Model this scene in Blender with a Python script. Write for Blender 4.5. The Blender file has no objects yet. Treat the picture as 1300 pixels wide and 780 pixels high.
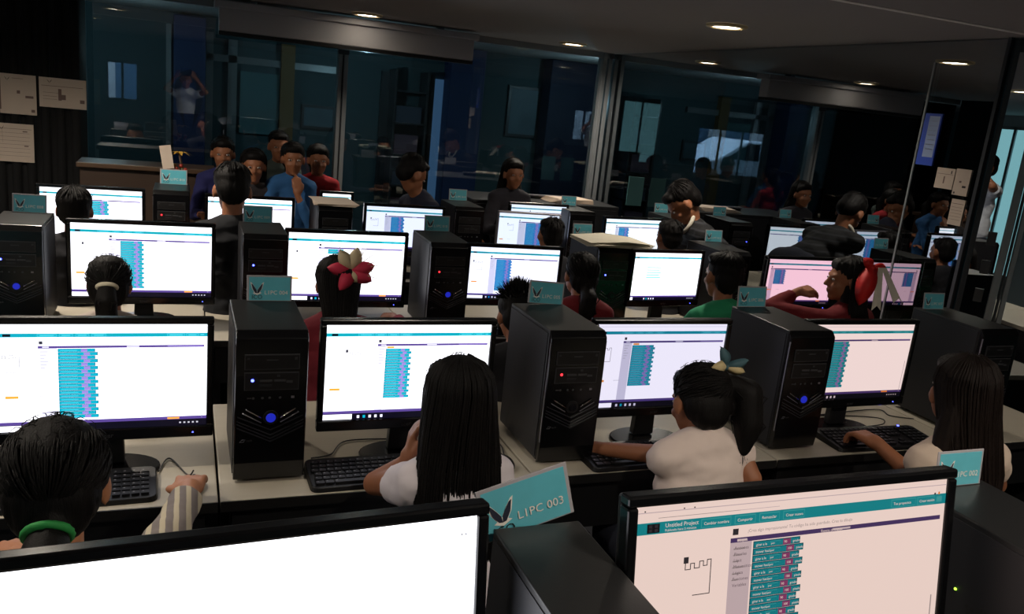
import bpy, bmesh, math, random
from mathutils import Vector, Matrix, Euler, noise
random.seed(7)
S = bpy.context.scene
COL = S.collection
V = Vector
# ------------------------------------------------------------------ camera
FPX, YAW, PITCH, ROLL, CH = 1052.8, .3878, -.2379, .1032, 1.785
_f = V((math.sin(YAW)*math.cos(PITCH), math.cos(YAW)*math.cos(PITCH), math.sin(PITCH)))
_r = V((math.cos(YAW), -math.sin(YAW), 0)); _u = _r.cross(_f)
_c, _s = math.cos(ROLL), math.sin(ROLL)
RT, UP = _c*_r + _s*_u, _c*_u - _s*_r
FW = _f
cd = bpy.data.cameras.new('camera'); cam = bpy.data.objects.new('camera', cd); COL.objects.link(cam)
cd.sensor_width = 36; cd.lens = FPX/1300*36; cd.clip_start = .02; cd.clip_end = 100
M = Matrix((RT, UP, -FW)).transposed().to_4x4(); M.translation = V((0, 0, CH)); cam.matrix_world = M
S.camera = cam
def ray(u, v): return RT*((u-650)/FPX) + UP*((390-v)/FPX) + FW
def aty(u, v, y): d = ray(u, v); return V((0, 0, CH)) + d*(y/d.y)
def atz(u, v, z): d = ray(u, v); return V((0, 0, CH)) + d*((z-CH)/d.z)
# ------------------------------------------------------------------ world, exposure
w = bpy.data.worlds.new('world'); S.world = w; w.use_nodes = True
w.node_tree.nodes['Background'].inputs[0].default_value = (.35, .45, .6, 1)
w.node_tree.nodes['Background'].inputs[1].default_value = .02
S.view_settings.view_transform = 'Standard'; S.view_settings.look = 'None'
S.view_settings.gamma = 1; S.view_settings.use_curve_mapping = False
S.view_settings.exposure = 0.0
S.cycles.use_denoising = True
S.cycles.max_bounces = 8
SCREEN = 2.0          # luminance of a white display
LAMP = 5.2           # watts of each ceiling spot
# ------------------------------------------------------------------ materials
def srgb(h):
    if isinstance(h, str):
        c = [int(h[i:i+2], 16)/255 for i in (0, 2, 4)]
    else: c = [x/255 for x in h]
    return tuple(x/12.92 if x <= .04045 else ((x+.055)/1.055)**2.4 for x in c) + (1,)
_mc = {}
def mat(name, col, rough=.5, metal=0, spec=.5, bump=0, bscale=60, var=0, stretch=(1, 1, 1), coat=0, sheen=0):
    if name in _mc: return _mc[name]
    m = bpy.data.materials.new(name); m.use_nodes = True; nt = m.node_tree; b = nt.nodes['Principled BSDF']
    col = srgb(col) if not (isinstance(col, tuple) and len(col) == 4) else col
    b.inputs['Base Color'].default_value = col
    b.inputs['Roughness'].default_value = rough; b.inputs['Metallic'].default_value = metal
    b.inputs['Specular IOR Level'].default_value = spec
    b.inputs['Coat Weight'].default_value = coat; b.inputs['Sheen Weight'].default_value = sheen
    if bump or var:
        tc = nt.nodes.new('ShaderNodeTexCoord'); mp = nt.nodes.new('ShaderNodeMapping'); mp.inputs['Scale'].default_value = stretch
        n = nt.nodes.new('ShaderNodeTexNoise'); n.inputs['Scale'].default_value = bscale; n.inputs['Detail'].default_value = 3
        nt.links.new(tc.outputs['Object'], mp.inputs[0]); nt.links.new(mp.outputs[0], n.inputs['Vector'])
        if bump:
            bp = nt.nodes.new('ShaderNodeBump'); bp.inputs['Strength'].default_value = bump; bp.inputs['Distance'].default_value = .004
            nt.links.new(n.outputs['Fac'], bp.inputs['Height']); nt.links.new(bp.outputs[0], b.inputs['Normal'])
        if var:
            mx = nt.nodes.new('ShaderNodeMix'); mx.data_type = 'RGBA'
            mx.inputs[6].default_value = tuple(x*(1-var) for x in col[:3])+(1,); mx.inputs[7].default_value = tuple(min(1, x*(1+var)) for x in col[:3])+(1,)
            nt.links.new(n.outputs['Fac'], mx.inputs[0]); nt.links.new(mx.outputs[2], b.inputs['Base Color'])
    _mc[name] = m; return m
def emi(name, col, s):
    if name in _mc: return _mc[name]
    m = bpy.data.materials.new(name); m.use_nodes = True; nt = m.node_tree; b = nt.nodes['Principled BSDF']
    c = srgb(col)
    b.inputs['Base Color'].default_value = (0.01, 0.01, .01, 1); b.inputs['Emission Color'].default_value = c
    b.inputs['Emission Strength'].default_value = s; b.inputs['Roughness'].default_value = .4
    _mc[name] = m; return m
def bands(name, c1, c2, axis, scale, thr=.5, rough=.85):
    if name in _mc: return _mc[name]
    m = mat(name, c1, rough); nt = m.node_tree; b = nt.nodes['Principled BSDF']
    tc = nt.nodes.new('ShaderNodeTexCoord'); wv = nt.nodes.new('ShaderNodeTexWave'); wv.bands_direction = axis
    wv.inputs['Scale'].default_value = scale; wv.inputs['Distortion'].default_value = .6
    cr = nt.nodes.new('ShaderNodeValToRGB'); cr.color_ramp.interpolation = 'EASE'
    cr.color_ramp.elements[0].position = thr-.08; cr.color_ramp.elements[0].color = srgb(c1)
    cr.color_ramp.elements[1].position = thr+.08; cr.color_ramp.elements[1].color = srgb(c2)
    nt.links.new(tc.outputs['Object'], wv.inputs['Vector']); nt.links.new(wv.outputs['Fac'], cr.inputs[0]); nt.links.new(cr.outputs[0], b.inputs['Base Color'])
    return m
def glass(name, tint, base, k):
    m = bpy.data.materials.new(name); m.use_nodes = True; nt = m.node_tree; nt.nodes.clear()
    o = nt.nodes.new('ShaderNodeOutputMaterial'); mx = nt.nodes.new('ShaderNodeMixShader')
    t = nt.nodes.new('ShaderNodeBsdfTransparent'); t.inputs[0].default_value = tint
    g = nt.nodes.new('ShaderNodeBsdfGlossy'); g.inputs['Roughness'].default_value = 0.0; g.inputs['Color'].default_value = (.93, .97, 1, 1)
    fr = nt.nodes.new('ShaderNodeFresnel'); fr.inputs['IOR'].default_value = 1.5
    ma = nt.nodes.new('ShaderNodeMath'); ma.operation = 'MULTIPLY_ADD'; ma.inputs[1].default_value = k; ma.inputs[2].default_value = base; ma.use_clamp = True
    nt.links.new(fr.outputs[0], ma.inputs[0]); nt.links.new(ma.outputs[0], mx.inputs[0]); nt.links.new(t.outputs[0], mx.inputs[1]); nt.links.new(g.outputs[0], mx.inputs[2]); nt.links.new(mx.outputs[0], o.inputs[0])
    return m
BLACKG = mat('gloss_black_plastic', (9, 9, 11), .22, spec=.5)
BLACK = mat('satin_black_plastic', (14, 14, 16), .45)
CASE = mat('tower_black_steel', (22, 22, 23), .42, bump=.06, bscale=500)
CASET = mat('tower_side_steel', (26, 26, 31), .5)
SILVER = mat('silver_trim', (150, 148, 158), .3, metal=.7)
CHROME = mat('chrome', (215, 212, 205), .12, metal=1)
GREYP = mat('grey_plastic', (58, 58, 62), .45)
DESK = mat('pale_laminate', (176, 168, 152), .42, var=.05, bscale=9, stretch=(1, 6, 1))
DESKE = mat('black_edge_band', (20, 19, 19), .5)
STEEL = mat('dark_desk_steel', (16, 16, 18), .5)
SKIN = mat('tan_skin', (150, 96, 66), .55, bump=.08, bscale=250, var=.06)
SKIN2 = mat('light_tan_skin', (172, 116, 82), .55, bump=.08, bscale=250, var=.06)
HAIR = mat('black_hair', (11, 8, 8), .6, spec=.2, bump=.4, bscale=60, stretch=(7, 7, .35))
HAIRB = mat('dark_brown_hair', (22, 13, 10), .6, spec=.2, bump=.4, bscale=60, stretch=(7, 7, .35))
PAPER = mat('white_paper', (205, 188, 172), .8, var=.04, bscale=14)
INK = mat('dark_ink', (58, 48, 48), .7)
TEAL = mat('teal_card', (96, 182, 198), .3, var=.2, bscale=16, coat=.3)
ACRY = mat('clear_card_sleeve', (170, 165, 170), .15, coat=.6)
# ------------------------------------------------------------------ mesh building
class MB:
    def __init__(s): s.v = []; s.f = []; s.m = []; s.mats = []; s.sm = []
    def mi(s, m):
        if m not in s.mats: s.mats.append(m)
        return s.mats.index(m)
    def add(s, vs, fs, m, smooth=False):
        k = len(s.v); i = s.mi(m); s.v += [tuple(p) for p in vs]
        for f in fs: s.f.append([k+a for a in f]); s.m.append(i); s.sm.append(smooth)
    def box(s, x0, y0, z0, x1, y1, z1, m, mx=None):
        vs = [V((x, y, z)) for x in (x0, x1) for y in (y0, y1) for z in (z0, z1)]
        if mx: vs = [mx @ p for p in vs]
        s.add(vs, [(0, 1, 3, 2), (4, 6, 7, 5), (0, 4, 5, 1), (2, 3, 7, 6), (0, 2, 6, 4), (1, 5, 7, 3)], m)
    def quad(s, a, b, c, d, m): s.add([a, b, c, d], [(0, 1, 2, 3)], m)
    def poly(s, pts, m): s.add(pts, [tuple(range(len(pts)))], m)
    def prism(s, pts, off, m):       # polygon extruded by vector off
        n = len(pts); off = V(off); P = [V(p) for p in pts] + [V(p)+off for p in pts]
        s.add(P, [tuple(range(n))[::-1], tuple(range(n, 2*n))] + [(i, (i+1) % n, n+(i+1) % n, n+i) for i in range(n)], m)
    def tube(s, pts, r, m, n=8, closed=False, flat=1.0):
        pts = [V(p) for p in pts]; L = len(pts); vs = []; fs = []
        rs = r if isinstance(r, (list, tuple)) else [r]*L
        up = V((0, 0, 1))
        for i, p in enumerate(pts):
            a = pts[(i-1) % L] if (closed or i) else p; b = pts[(i+1) % L] if (closed or i < L-1) else p
            t = (b-a).normalized(); x = t.cross(up)
            if x.length < 1e-3: x = t.cross(V((0, 1, 0)))
            x.normalize(); y = x.cross(t)
            for k in range(n):
                q = 2*math.pi*k/n; vs.append(p + x*math.cos(q)*rs[i] + y*math.sin(q)*rs[i]*flat)
        for i in range(L if closed else L-1):
            for k in range(n):
                a = i*n+k; b = i*n+(k+1) % n; c = ((i+1) % L)*n+(k+1) % n; d = ((i+1) % L)*n+k; fs.append((a, b, c, d))
        if not closed: fs.append(tuple(range(n))[::-1]); fs.append(tuple(range((L-1)*n, L*n)))
        s.add(vs, fs, m, True)
    def disc(s, c, nrm, r0, r1, h, m, n=24):   # tapered puck along nrm
        nrm = V(nrm).normalized(); x = nrm.orthogonal().normalized(); y = nrm.cross(x); c = V(c)
        vs = [c+(x*math.cos(2*math.pi*k/n)+y*math.sin(2*math.pi*k/n))*r0 for k in range(n)]+[c+nrm*h+(x*math.cos(2*math.pi*k/n)+y*math.sin(2*math.pi*k/n))*r1 for k in range(n)]
        s.add(vs, [tuple(range(n))[::-1], tuple(range(n, 2*n))]+[(i, (i+1) % n, n+(i+1) % n, n+i) for i in range(n)], m)
    def ell(s, c, r, m, R=None, seg=16):
        vs = []; fs = []; c = V(c)
        for i in range(seg//2+1):
            t = math.pi*i/(seg//2)
            for k in range(seg):
                q = 2*math.pi*k/seg; p = V((r[0]*math.sin(t)*math.cos(q), r[1]*math.sin(t)*math.sin(q), r[2]*math.cos(t)))
                vs.append(c+(R @ p if R else p))
        for i in range(seg//2):
            for k in range(seg): fs.append((i*seg+k, (i+1)*seg+k, (i+1)*seg+(k+1) % seg, i*seg+(k+1) % seg))
        s.add(vs, fs, m, True)
    def text(s, t, o, rt, up, size, m, off=None, align='LEFT'):
        c = bpy.data.curves.new('t', 'FONT'); c.body = t; c.size = size; c.resolution_u = 2; c.align_x = align
        ob = bpy.data.objects.new('t', c); COL.objects.link(ob); dg = bpy.context.evaluated_depsgraph_get()
        me = bpy.data.meshes.new_from_object(ob.evaluated_get(dg)); o = V(o); rt = V(rt); up = V(up)
        s.add([o+rt*v.co.x+up*v.co.y for v in me.vertices], [tuple(p.vertices) for p in me.polygons], m)
        bpy.data.objects.remove(ob); bpy.data.curves.remove(c); bpy.data.meshes.remove(me)
    def mesh(s, name):
        me = bpy.data.meshes.new(name); me.from_pydata(s.v, [], s.f)
        for m in s.mats: me.materials.append(m)
        for p, i, q in zip(me.polygons, s.m, s.sm): p.material_index = i; p.use_smooth = q
        me.update(); return me
    def build(s, name, parent=None, bevel=0, loc=None):
        o = bpy.data.objects.new(name, s.mesh(name)); COL.objects.link(o); o.parent = parent
        if bevel:
            b = o.modifiers.new('b', 'BEVEL'); b.width = bevel; b.segments = 2; b.limit_method = 'ANGLE'
        if loc: o.location = loc
        return o
def tag(o, label=None, cat=None, group=None, kind=None):
    if label: o['label'] = label
    if cat: o['category'] = cat
    if group: o['group'] = group
    if kind: o['kind'] = kind
    return o
def empty(name, loc, rz=0, label=None, cat=None, group=None):
    o = bpy.data.objects.new(name, None); COL.objects.link(o); o.location = loc; o.rotation_euler.z = rz
    o.empty_display_size = .05
    return tag(o, label, cat, group)
def struct(o): o['kind'] = 'structure'; return o
def copy_tree(o, parent=None):
    c = o.copy(); COL.objects.link(c); c.parent = parent
    for ch in [x for x in COL.objects if x.parent == o]: copy_tree(ch, c)
    return c
# ================================================================== ROOM
CZ, WY, WX, LX, BY = 2.28, 6.45, 3.3, -6.4, -2.8
CEIL = mat('ceiling_plaster', (152, 147, 146), .8, bump=.1, bscale=40, var=.04)
FLOOR = mat('grey_floor_tile', (52, 54, 60), .35, var=.1, bscale=3)
PALE = mat('pale_wall_paint', (150, 165, 168), .7, var=.03, bscale=3)
DARKW = mat('dark_curtain', (12, 12, 14), .9)
ALU = mat('aluminium_frame', (138, 142, 145), .38, metal=.35)
ALUD = mat('dark_aluminium', (60, 62, 66), .4, metal=.3)
NAVY = mat('navy_column', (17, 44, 92), .6)
m_ = MB(); m_.box(LX, BY, -.1, WX+2.2, 8.6, 0, FLOOR); struct(m_.build('floor'))
m_ = MB(); m_.box(LX, BY, CZ, WX+2.2, 8.6, CZ+.1, CEIL); struct(m_.build('ceiling'))
m_ = MB(); m_.box(LX-.1, BY, 0, LX, 8.6, CZ, PALE); struct(m_.build('wall_left'))
# wall behind the camera with three window openings
m_ = MB(); wins = [(-5.5, -3.75, .72, 1.75), (-2.75, -1.85, .3, 2.15), (-1.22, -.75, 1.2, 1.85)]
xs = LX
for a, b, z0, z1 in wins:
    m_.box(xs, BY-.1, 0, a, BY, CZ, PALE); m_.box(a, BY-.1, 0, b, BY, z0, PALE); m_.box(a, BY-.1, z1, b, BY, CZ, PALE); xs = b
m_.box(xs, BY-.1, 0, WX+2.2, BY, CZ, PALE); struct(m_.build('wall_rear'))
m_ = MB(); m_.box(WX+2.2, BY, 0, WX+2.3, 8.6, CZ, mat('hall_wall_paint', (70, 96, 100), .8)); struct(m_.build('wall_right'))
FROST = emi('frosted_daylight_pane', (150, 212, 218), 1.0)
GCLR = glass('window_glass', (.9, .95, 1, 1), .0, 1.0)
for i, (a, b, z0, z1) in enumerate(wins):
    r = struct(empty('window_%d' % (i+1), (0, 0, 0)))
    g = MB(); n = [3, 2, 2][i]
    for k in range(n+1):
        x = a+(b-a)*k/n; g.box(x-.02, BY-.06, z0, x+.02, BY-.02, z1, ALU)
    g.box(a, BY-.06, z0, b, BY-.02, z0+.04, ALU); g.box(a, BY-.06, z1-.04, b, BY-.02, z1, ALU); g.build('window_frame', r)
    p = MB(); p.box(a, BY-.045, z0, b, BY-.04, z1, FROST if i == 1 else GCLR); p.build('pane', r)
# daylight street outside
st = MB(); st.box(-13, -7.2, -.1, 4, BY-.12, -.02, mat('asphalt', (90, 92, 96), .8)); struct(st.build('street_ground'))
fb = MB(); fb.box(-13, -7.5, 0, 4, -7.3, 3.2, mat('street_facade', (150, 150, 150), .8, var=.1, bscale=2))
for k in range(11):
    fb.box(-12.6+k*1.4, -7.3, .9, -11.8+k*1.4, -7.27, 2.2, mat('facade_pane', (60, 80, 100), .2))
tag(fb.build('street_building'), 'pale building across the street behind the windows', 'building')
sun = bpy.data.lights.new('sky_light', 'AREA'); sun.shape = 'RECTANGLE'; sun.size = 13; sun.size_y = 3.6; sun.energy = 2200; sun.color = (.62, .82, 1)
so = bpy.data.objects.new('sky_light', sun); COL.objects.link(so); so.location = (-5, -5, 4.6); so.rotation_euler = (0, 0, 0)
# left dark pillar and curtain
m_ = MB(); m_.box(-2.6, 6.02, 0, -.62, 6.4, CZ, DARKW)
for k in range(24): m_.tube([(-2.58+k*.084, 6.02, 0.02), (-2.58+k*.084, 6.02, CZ-.01)], .028, DARKW, 8)
tag(m_.build('curtain'), 'black folded curtain covering the left end of glass wall', 'curtain')
# glazed partition at the back (one window per bay)
GB = glass('partition_glass', (.8, .88, .9, 1), .05, 1.3)
GR = glass('side_mirror_glass', (.30, .36, .38, 1), .34, 1.6)
bays = [(-.62, 1.08), (1.08, 3.3)]
for i, (a, b) in enumerate(bays):
    r = struct(empty('window_%d' % (i+4), (0, 0, 0)))
    p = MB(); p.box(a, WY, .05, b, WY+.008, CZ-.05, GB); p.build('pane', r)
fr = MB(); fr.box(1.045, WY-.05, 0, 1.072, WY+.05, 2.06, ALU); fr.box(1.084, WY-.05, 0, 1.115, WY+.05, 2.06, ALU); fr.box(1.072, WY-.03, 0, 1.084, WY+.03, 2.05, ALUD)
fr.box(1.04, WY-.052, 2.02, 1.12, WY-.04, 2.06, ALUD); struct(fr.build('trim_1', bevel=.003))
fr = MB(); fr.box(3.2, WY-.05, 0, 3.235, WY+.05, CZ, ALU); fr.box(3.255, WY-.04, 0, 3.29, WY+.05, CZ, ALU); struct(fr.build('trim_2', bevel=.003))
fr = MB(); fr.box(-.62, WY-.04, CZ-.045, 3.3, WY+.04, CZ-.001, ALU); fr.box(-.62, WY-.04, 0, 3.3, WY+.04, .06, ALUD); struct(fr.build('trim_3'))
# side glass wall, y from 2.72 to the corner
r = struct(empty('window_6', (0, 0, 0))); PY = [2.752, 3.12, 4.75, WY]
for a, b in zip(PY, PY[1:]):
    p = MB(); p.box(WX, a, .05, WX+.008, b, CZ-.004, GR); p.build('pane', r)
fr = MB(); fr.box(WX-.004, 3.115, 0, WX+.004, 3.125, CZ-.1, ALU); struct(fr.build('trim_4'))
fr = MB(); fr.box(WX-.008, 2.735, 0, WX+.012, 2.752, CZ, ALUD); fr.box(WX-.02, 2.752, 0, WX+.02, WY, .05, ALUD); struct(fr.build('trim_5'))
# glass door standing open beyond the post
DL = .95; dd = V((.66, -.751, 0)); dn = V((-.751, -.66, 0)); d0 = V((WX+.02, 2.72, 0))
GD = glass('door_glass', (.3, .36, .4, 1), .5, 1.5)
r = struct(empty('door_1', d0, math.atan2(dd.y, dd.x)))
p = MB(); p.box(0, 0, .05, DL, .01, CZ-.06, GD); p.build('pane', r)
p = MB(); p.box(.115, -.03, 0, .145, .03, CZ-.01, ALU); p.box(.15, -.02, 0, .16, .02, CZ-.01, ALUD); p.box(.165, -.03, 0, .185, .03, CZ-.01, ALU)
p.box(-.01, -.02, 0, .012, .02, CZ-.01, ALUD); p.box(0, -.015, 0, DL, .02, .06, ALUD); p.box(0, -.015, CZ-.06, DL, .02, CZ-.01, ALUD); p.build('door_frame', r, bevel=.002)
p = MB()
for k in range(4): p.box(.055, -.012, 1.0+.13*k, .09, .0, 1.06+.13*k, GREYP)
p.build('hinge_plate', r)
# ceiling joint strip
m_ = MB(); a = V((-2.2, 2.62, CZ-.006)); m_.box(-2.2, 2.60, CZ-.0025, WX, 2.63, CZ, mat('ceiling_strip', (245, 240, 235), .6)); struct(m_.build('trim_6'))
# roller projection screen case
pc = MB(); WPL = mat('white_blind_case', (168, 166, 172), .6)
pc.box(.20, 6.08, 2.07, 1.97, 6.2, 2.235, WPL); pc.box(.17, 6.05, 2.215, 2.0, 6.23, 2.26, WPL)
ro = empty('projection_screen', (0, 0, 0), 0, 'long pale housing of rolled-up projection screen under the ceiling', 'projection screen')
pc.build('housing', ro, bevel=.006)
pc = MB(); pc.box(.20, 6.085, 2.045, 1.97, 6.195, 2.069, BLACK); pc.build('bottom_slot', ro)
for x in (.4, 1.7):
    pc = MB(); pc.box(x, 6.1, 2.26, x+.04, 6.18, CZ, ALU); pc.build('ceiling_bracket', ro)
# downlights
LW = emi('lamp_glow', (255, 240, 214), 16)
RING = mat('lamp_ring', (205, 185, 145), .4, metal=.2)
def downlight(x, y, label, group=None, cone=160, k=1.0):
    r = empty('ceiling_light', (x, y, CZ), 0, label, 'ceiling light', group)
    m = MB()
    n = 28
    prof = [(.105, -.001), (.102, -.012), (.080, -.016), (.074, -.004)]
    vs = [(rr*math.cos(2*math.pi*k/n), rr*math.sin(2*math.pi*k/n), z) for rr, z in prof for k in range(n)]
    fs = [(i*n+k, i*n+(k+1) % n, (i+1)*n+(k+1) % n, (i+1)*n+k) for i in range(3) for k in range(n)]
    m.add(vs, fs, RING, True); m.build('trim_ring', r)
    g = MB(); g.disc((0, 0, -.004), (0, 0, -1), .074, .068, .006, LW); g.build('diffuser', r)
    L = bpy.data.lights.new('lamp_light', 'SPOT'); L.energy = LAMP*12*k; L.spot_size = math.radians(cone); L.spot_blend = .8; L.color = (1, .89, .75); L.shadow_soft_size = .06
    lo = bpy.data.objects.new('lamp_light', L); COL.objects.link(lo); lo.parent = r; lo.location = (0, 0, -.03)
downlight(2.52, 3.72, 'round recessed ceiling light with gold ring, largest and nearest the right side')
downlight(2.70, 5.94, 'round recessed ceiling light near the back glass wall, right of projection screen housing')
downlight(1.13, 5.86, 'round recessed ceiling light just above the projection screen housing', cone=95, k=.5)
for x, y, t_ in ((-.62, 4.1, 'above the left-hand monitors'), (-2.4, 4.1, 'above the dark curtain end'), (1.0, .4, 'above the nearest desk row'), (2.5, .4, 'above the glass door'), (-1, 1.9, 'above the far left of the second row'), (-2.6, 1.9, 'over the empty left floor')):
    downlight(x, y, 'round recessed ceiling light %s, seen only reflected' % t_, k=1.9 if y == 4.1 else 1.0, group='ceiling lights outside the picture frame')
# hall beyond the back glass
HY = 8.3
HALLT = mat('hall_teal_grey', (68, 90, 96), .8, var=.05, bscale=2)
m_ = MB(); m_.box(-3, HY, 0, WX+2.2, HY+.1, CZ, HALLT); struct(m_.build('wall_back'))
def hp(u0, v0, u1, v1, m, th=.03, y=HY):       # upright panel mounted on the hall wall
    a = aty(u0, v0, y); b = aty(u1, v1, y); q = MB(); q.box(min(a.x, b.x), y-th, max(.0, min(a.z, b.z)), max(a.x, b.x), y-.001, min(CZ-.002, max(a.z, b.z)), m); return q
TEALL = mat('hall_whiteboard', (84, 124, 130), .6); GRN = mat('hall_olive', (92, 88, 60), .7); BRW = mat('hall_brown', (120, 92, 50), .6)
c = hp(221, 20, 258, 260, NAVY, .3); o = c.build('column', bevel=.01); tag(o, 'navy blue square column in the hall, left of the rolled screen', 'column')
lg = MB(); cc = aty(240, 118, HY-.3); y = HY-.302     # dark winged arch painted on the column
BLU = mat('column_emblem', (10, 22, 58), .6)
for sg in (-1, 1):
    pts = [V((cc.x+sg*.03, y, cc.z-.30)), V((cc.x+sg*.10, y, cc.z-.12)), V((cc.x+sg*.125, y, cc.z+.04)), V((cc.x+sg*.07, y, cc.z+.17)), V((cc.x, y, cc.z+.2)), V((cc.x, y, cc.z+.12)), V((cc.x+sg*.05, y, cc.z+.09)), V((cc.x+sg*.075, y, cc.z)), V((cc.x+sg*.05, y, cc.z-.12))]
    lg.prism(pts, (0, .003, 0), BLU)
e_ = lg.build('painted_emblem', o)
for i, (u0, v0, u1, v1, mm) in enumerate([(211, 30, 217, 260, ALU), (262, 40, 268, 260, ALU), (290, 50, 297, 260, ALU), (262, 76, 430, 86, ALU), (484, 90, 490, 260, ALUD), (736, 110, 741, 260, ALUD)]):
    struct(hp(u0, v0, u1, v1, mm, .05).build('trim_%d' % (10+i)))
tag(hp(305, 90, 352, 172, TEALL).build('whiteboard'), 'dim teal whiteboard on the hall wall, left of brown post', 'whiteboard')
tag(hp(357, 56, 367, 255, BRW, .08).build('wooden_post'), 'narrow brown wooden post standing in the hall behind glass', 'post')
def picture(u0, v0, u1, v1, label):
    r = tag(hp(u0, v0, u1, v1, ALUD, .03).build('picture_frame'), label, 'picture'); p = hp(u0+3, v0+4, u1-3, v1-4, mat('picture_print', (76, 100, 112), .5, var=.4, bscale=6), .034); p.build('print', r)
picture(383, 132, 424, 166, 'wide dark-framed picture on hall wall beside the aluminium post')
picture(646, 108, 680, 176, 'tall dark-framed picture on hall wall right of the navy columns')
tag(hp(566, 60, 588, 300, NAVY, .25).build('column', bevel=.01), 'navy blue column in the hall just right of the bright doorway', 'column')
tag(hp(692, 60, 732, 300, mat('dark_navy', (12, 26, 54), .7), .25).build('column', bevel=.01), 'wide dark navy column in the hall, right of tall picture', 'column')
for x_ in (-.6, 1.4, 3.6):  # unseen fill lamps without fittings, added to brighten the hall
    hl = bpy.data.lights.new('hall_fill', 'POINT'); hl.shadow_soft_size = .0; hl.energy = 5; hl.color = (.6, .9, 1)
    ho_ = bpy.data.objects.new('hall_fill', hl); COL.objects.link(ho_); ho_.location = (x_, 7.2, CZ-.4)
# bright doorway strip in the hall
dr = MB(); a = aty(551, 100, HY); b = aty(564, 215, HY); dr.box(a.x, HY-.03, .05, b.x, HY-.005, a.z, emi('doorway_daylight', (90, 130, 175), .35)); o = struct(empty('window_7', (0, 0, 0))); dr.build('pane', o)
f2 = MB(); f2.box(a.x-.03, HY-.05, 0, a.x, HY-.002, a.z+.03, ALUD); f2.box(b.x, HY-.05, 0, b.x+.03, HY-.002, a.z+.03, ALUD); f2.build('window_frame', o)
# shelf rack with folders in the hall
a = aty(503, 88, HY-.3); b = aty(536, 230, HY-.3); sh = empty('storage_rack', (a.x, HY-.3, 0), 0, 'tall dark rack with folders beside the bright hall doorway', 'rack')
q = MB(); W_ = b.x-a.x
for x in (0, W_-.02): q.box(x, 0, 0, x+.02, .28, 2.0, ALUD)
q.build('frame', sh)
for k in range(6):
    q = MB(); q.box(0, 0, .3+k*.3, W_, .28, .315+k*.3, ALUD); q.build('shelf', sh)
for k in range(5):
    q = MB(); q.box(.03, .03, .316+k*.3, W_-.05-.02*(k % 2), .2, .50+k*.3-.03*(k % 3), mat('grey_folder_%d' % (k % 2), (60+30*(k % 2), 66, 82), .7)); tag(q.build('folder_stack', loc=(a.x, HY-.3, 0)), 'grey folder stack on the hall rack, shelf number %s from below' % ['one', 'two', 'three', 'four', 'five'][k], 'folders', 'folder stacks on hall rack')
# ================================================================== PRINTED SHEETS on the curtain
def sheet(name, u0, v0, u1, v1, label, kind, y=5.985):
    a = aty(u0, v0, y); b = aty(u1, v1, y); cx, cz = (a.x+b.x)/2, (a.z+b.z)/2; w_, h_ = abs(b.x-a.x), abs(a.z-b.z)
    q = MB(); q.box(-w_/2, 0, -h_/2, w_/2, .002, h_/2, PAPER); e = -.0008
    def R(x0, z0, x1, z1): q.quad((-w_/2+x0*w_, e, h_/2-z0*h_), (-w_/2+x0*w_, e, h_/2-z1*h_), (-w_/2+x1*w_, e, h_/2-z1*h_), (-w_/2+x1*w_, e, h_/2-z0*h_), GR2)
    GR2 = mat('faded_print', (120, 98, 92), .8)
    if kind == 0:
        R(.05, .27, .93, .285); R(.40, .36, .47, .75); R(.47, .55, .56, .72); R(.08, .5, .4, .51); R(.08, .62, .38, .63); R(.08, .72, .38, .73); R(.86, .68, .96, .8)
    elif kind == 1:
        R(.47, .40, .56, .48); R(.7, .52, .92, .58); R(.85, .86, .95, .93); R(.35, .1, .65, .11); R(.0, .12, .04, .9)
    else:
        R(.02, .13, .95, .14); R(.2, .13, .205, .5)
        for k in range(7): R(.03, .24+k*.1, .9, .246+k*.1)
        R(.72, .18, .84, .21); R(.75, .56, .86, .59)
    cxl = -w_/2+w_*(.22 if kind != 2 else .18); czl = h_/2-h_*.12
    for sg in (-1, 1): q.poly([(cxl, e, czl-.012), (cxl+sg*.006, e, czl-.004), (cxl+sg*.016, e, czl+.012), (cxl+sg*.004, e, czl+.0)][::-sg], INK)
    o = q.build(name, loc=(cx, y, cz)); tag(o, label, 'paper'); return o
sheet('printed_sheet', 49, 97, 110, 140, 'landscape printed sheet pinned up, right of the two stacked sheets', 0)
sheet('printed_sheet', -2, 92, 47, 147, 'square printed sheet at the left picture edge, upper of two', 1)
sheet('printed_sheet', -8, 155, 44, 207, 'ruled form sheet at the left picture edge, hanging lowest', 2)
# added sheets standing in for mirrored curtain papers; poster taped to the side glass
def onx(u, v, x=WX-.004): d = ray(u, v); return V((0, 0, CH))+d*(x/d.x)
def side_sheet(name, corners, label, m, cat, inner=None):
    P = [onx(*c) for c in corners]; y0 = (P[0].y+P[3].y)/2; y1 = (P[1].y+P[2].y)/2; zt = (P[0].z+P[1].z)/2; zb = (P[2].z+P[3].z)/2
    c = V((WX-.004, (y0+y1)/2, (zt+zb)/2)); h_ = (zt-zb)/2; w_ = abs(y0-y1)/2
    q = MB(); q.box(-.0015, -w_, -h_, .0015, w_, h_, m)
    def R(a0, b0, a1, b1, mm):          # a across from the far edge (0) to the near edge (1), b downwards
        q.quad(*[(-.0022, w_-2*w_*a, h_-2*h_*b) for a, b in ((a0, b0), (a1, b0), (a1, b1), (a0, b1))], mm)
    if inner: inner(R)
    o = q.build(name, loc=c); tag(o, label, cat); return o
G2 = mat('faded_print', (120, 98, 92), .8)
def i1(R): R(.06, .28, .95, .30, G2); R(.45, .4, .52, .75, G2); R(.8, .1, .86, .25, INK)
def i2(R): R(.35, .45, .5, .52, G2); R(.6, .62, .85, .70, INK); R(.1, .88, .2, .95, INK)
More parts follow.
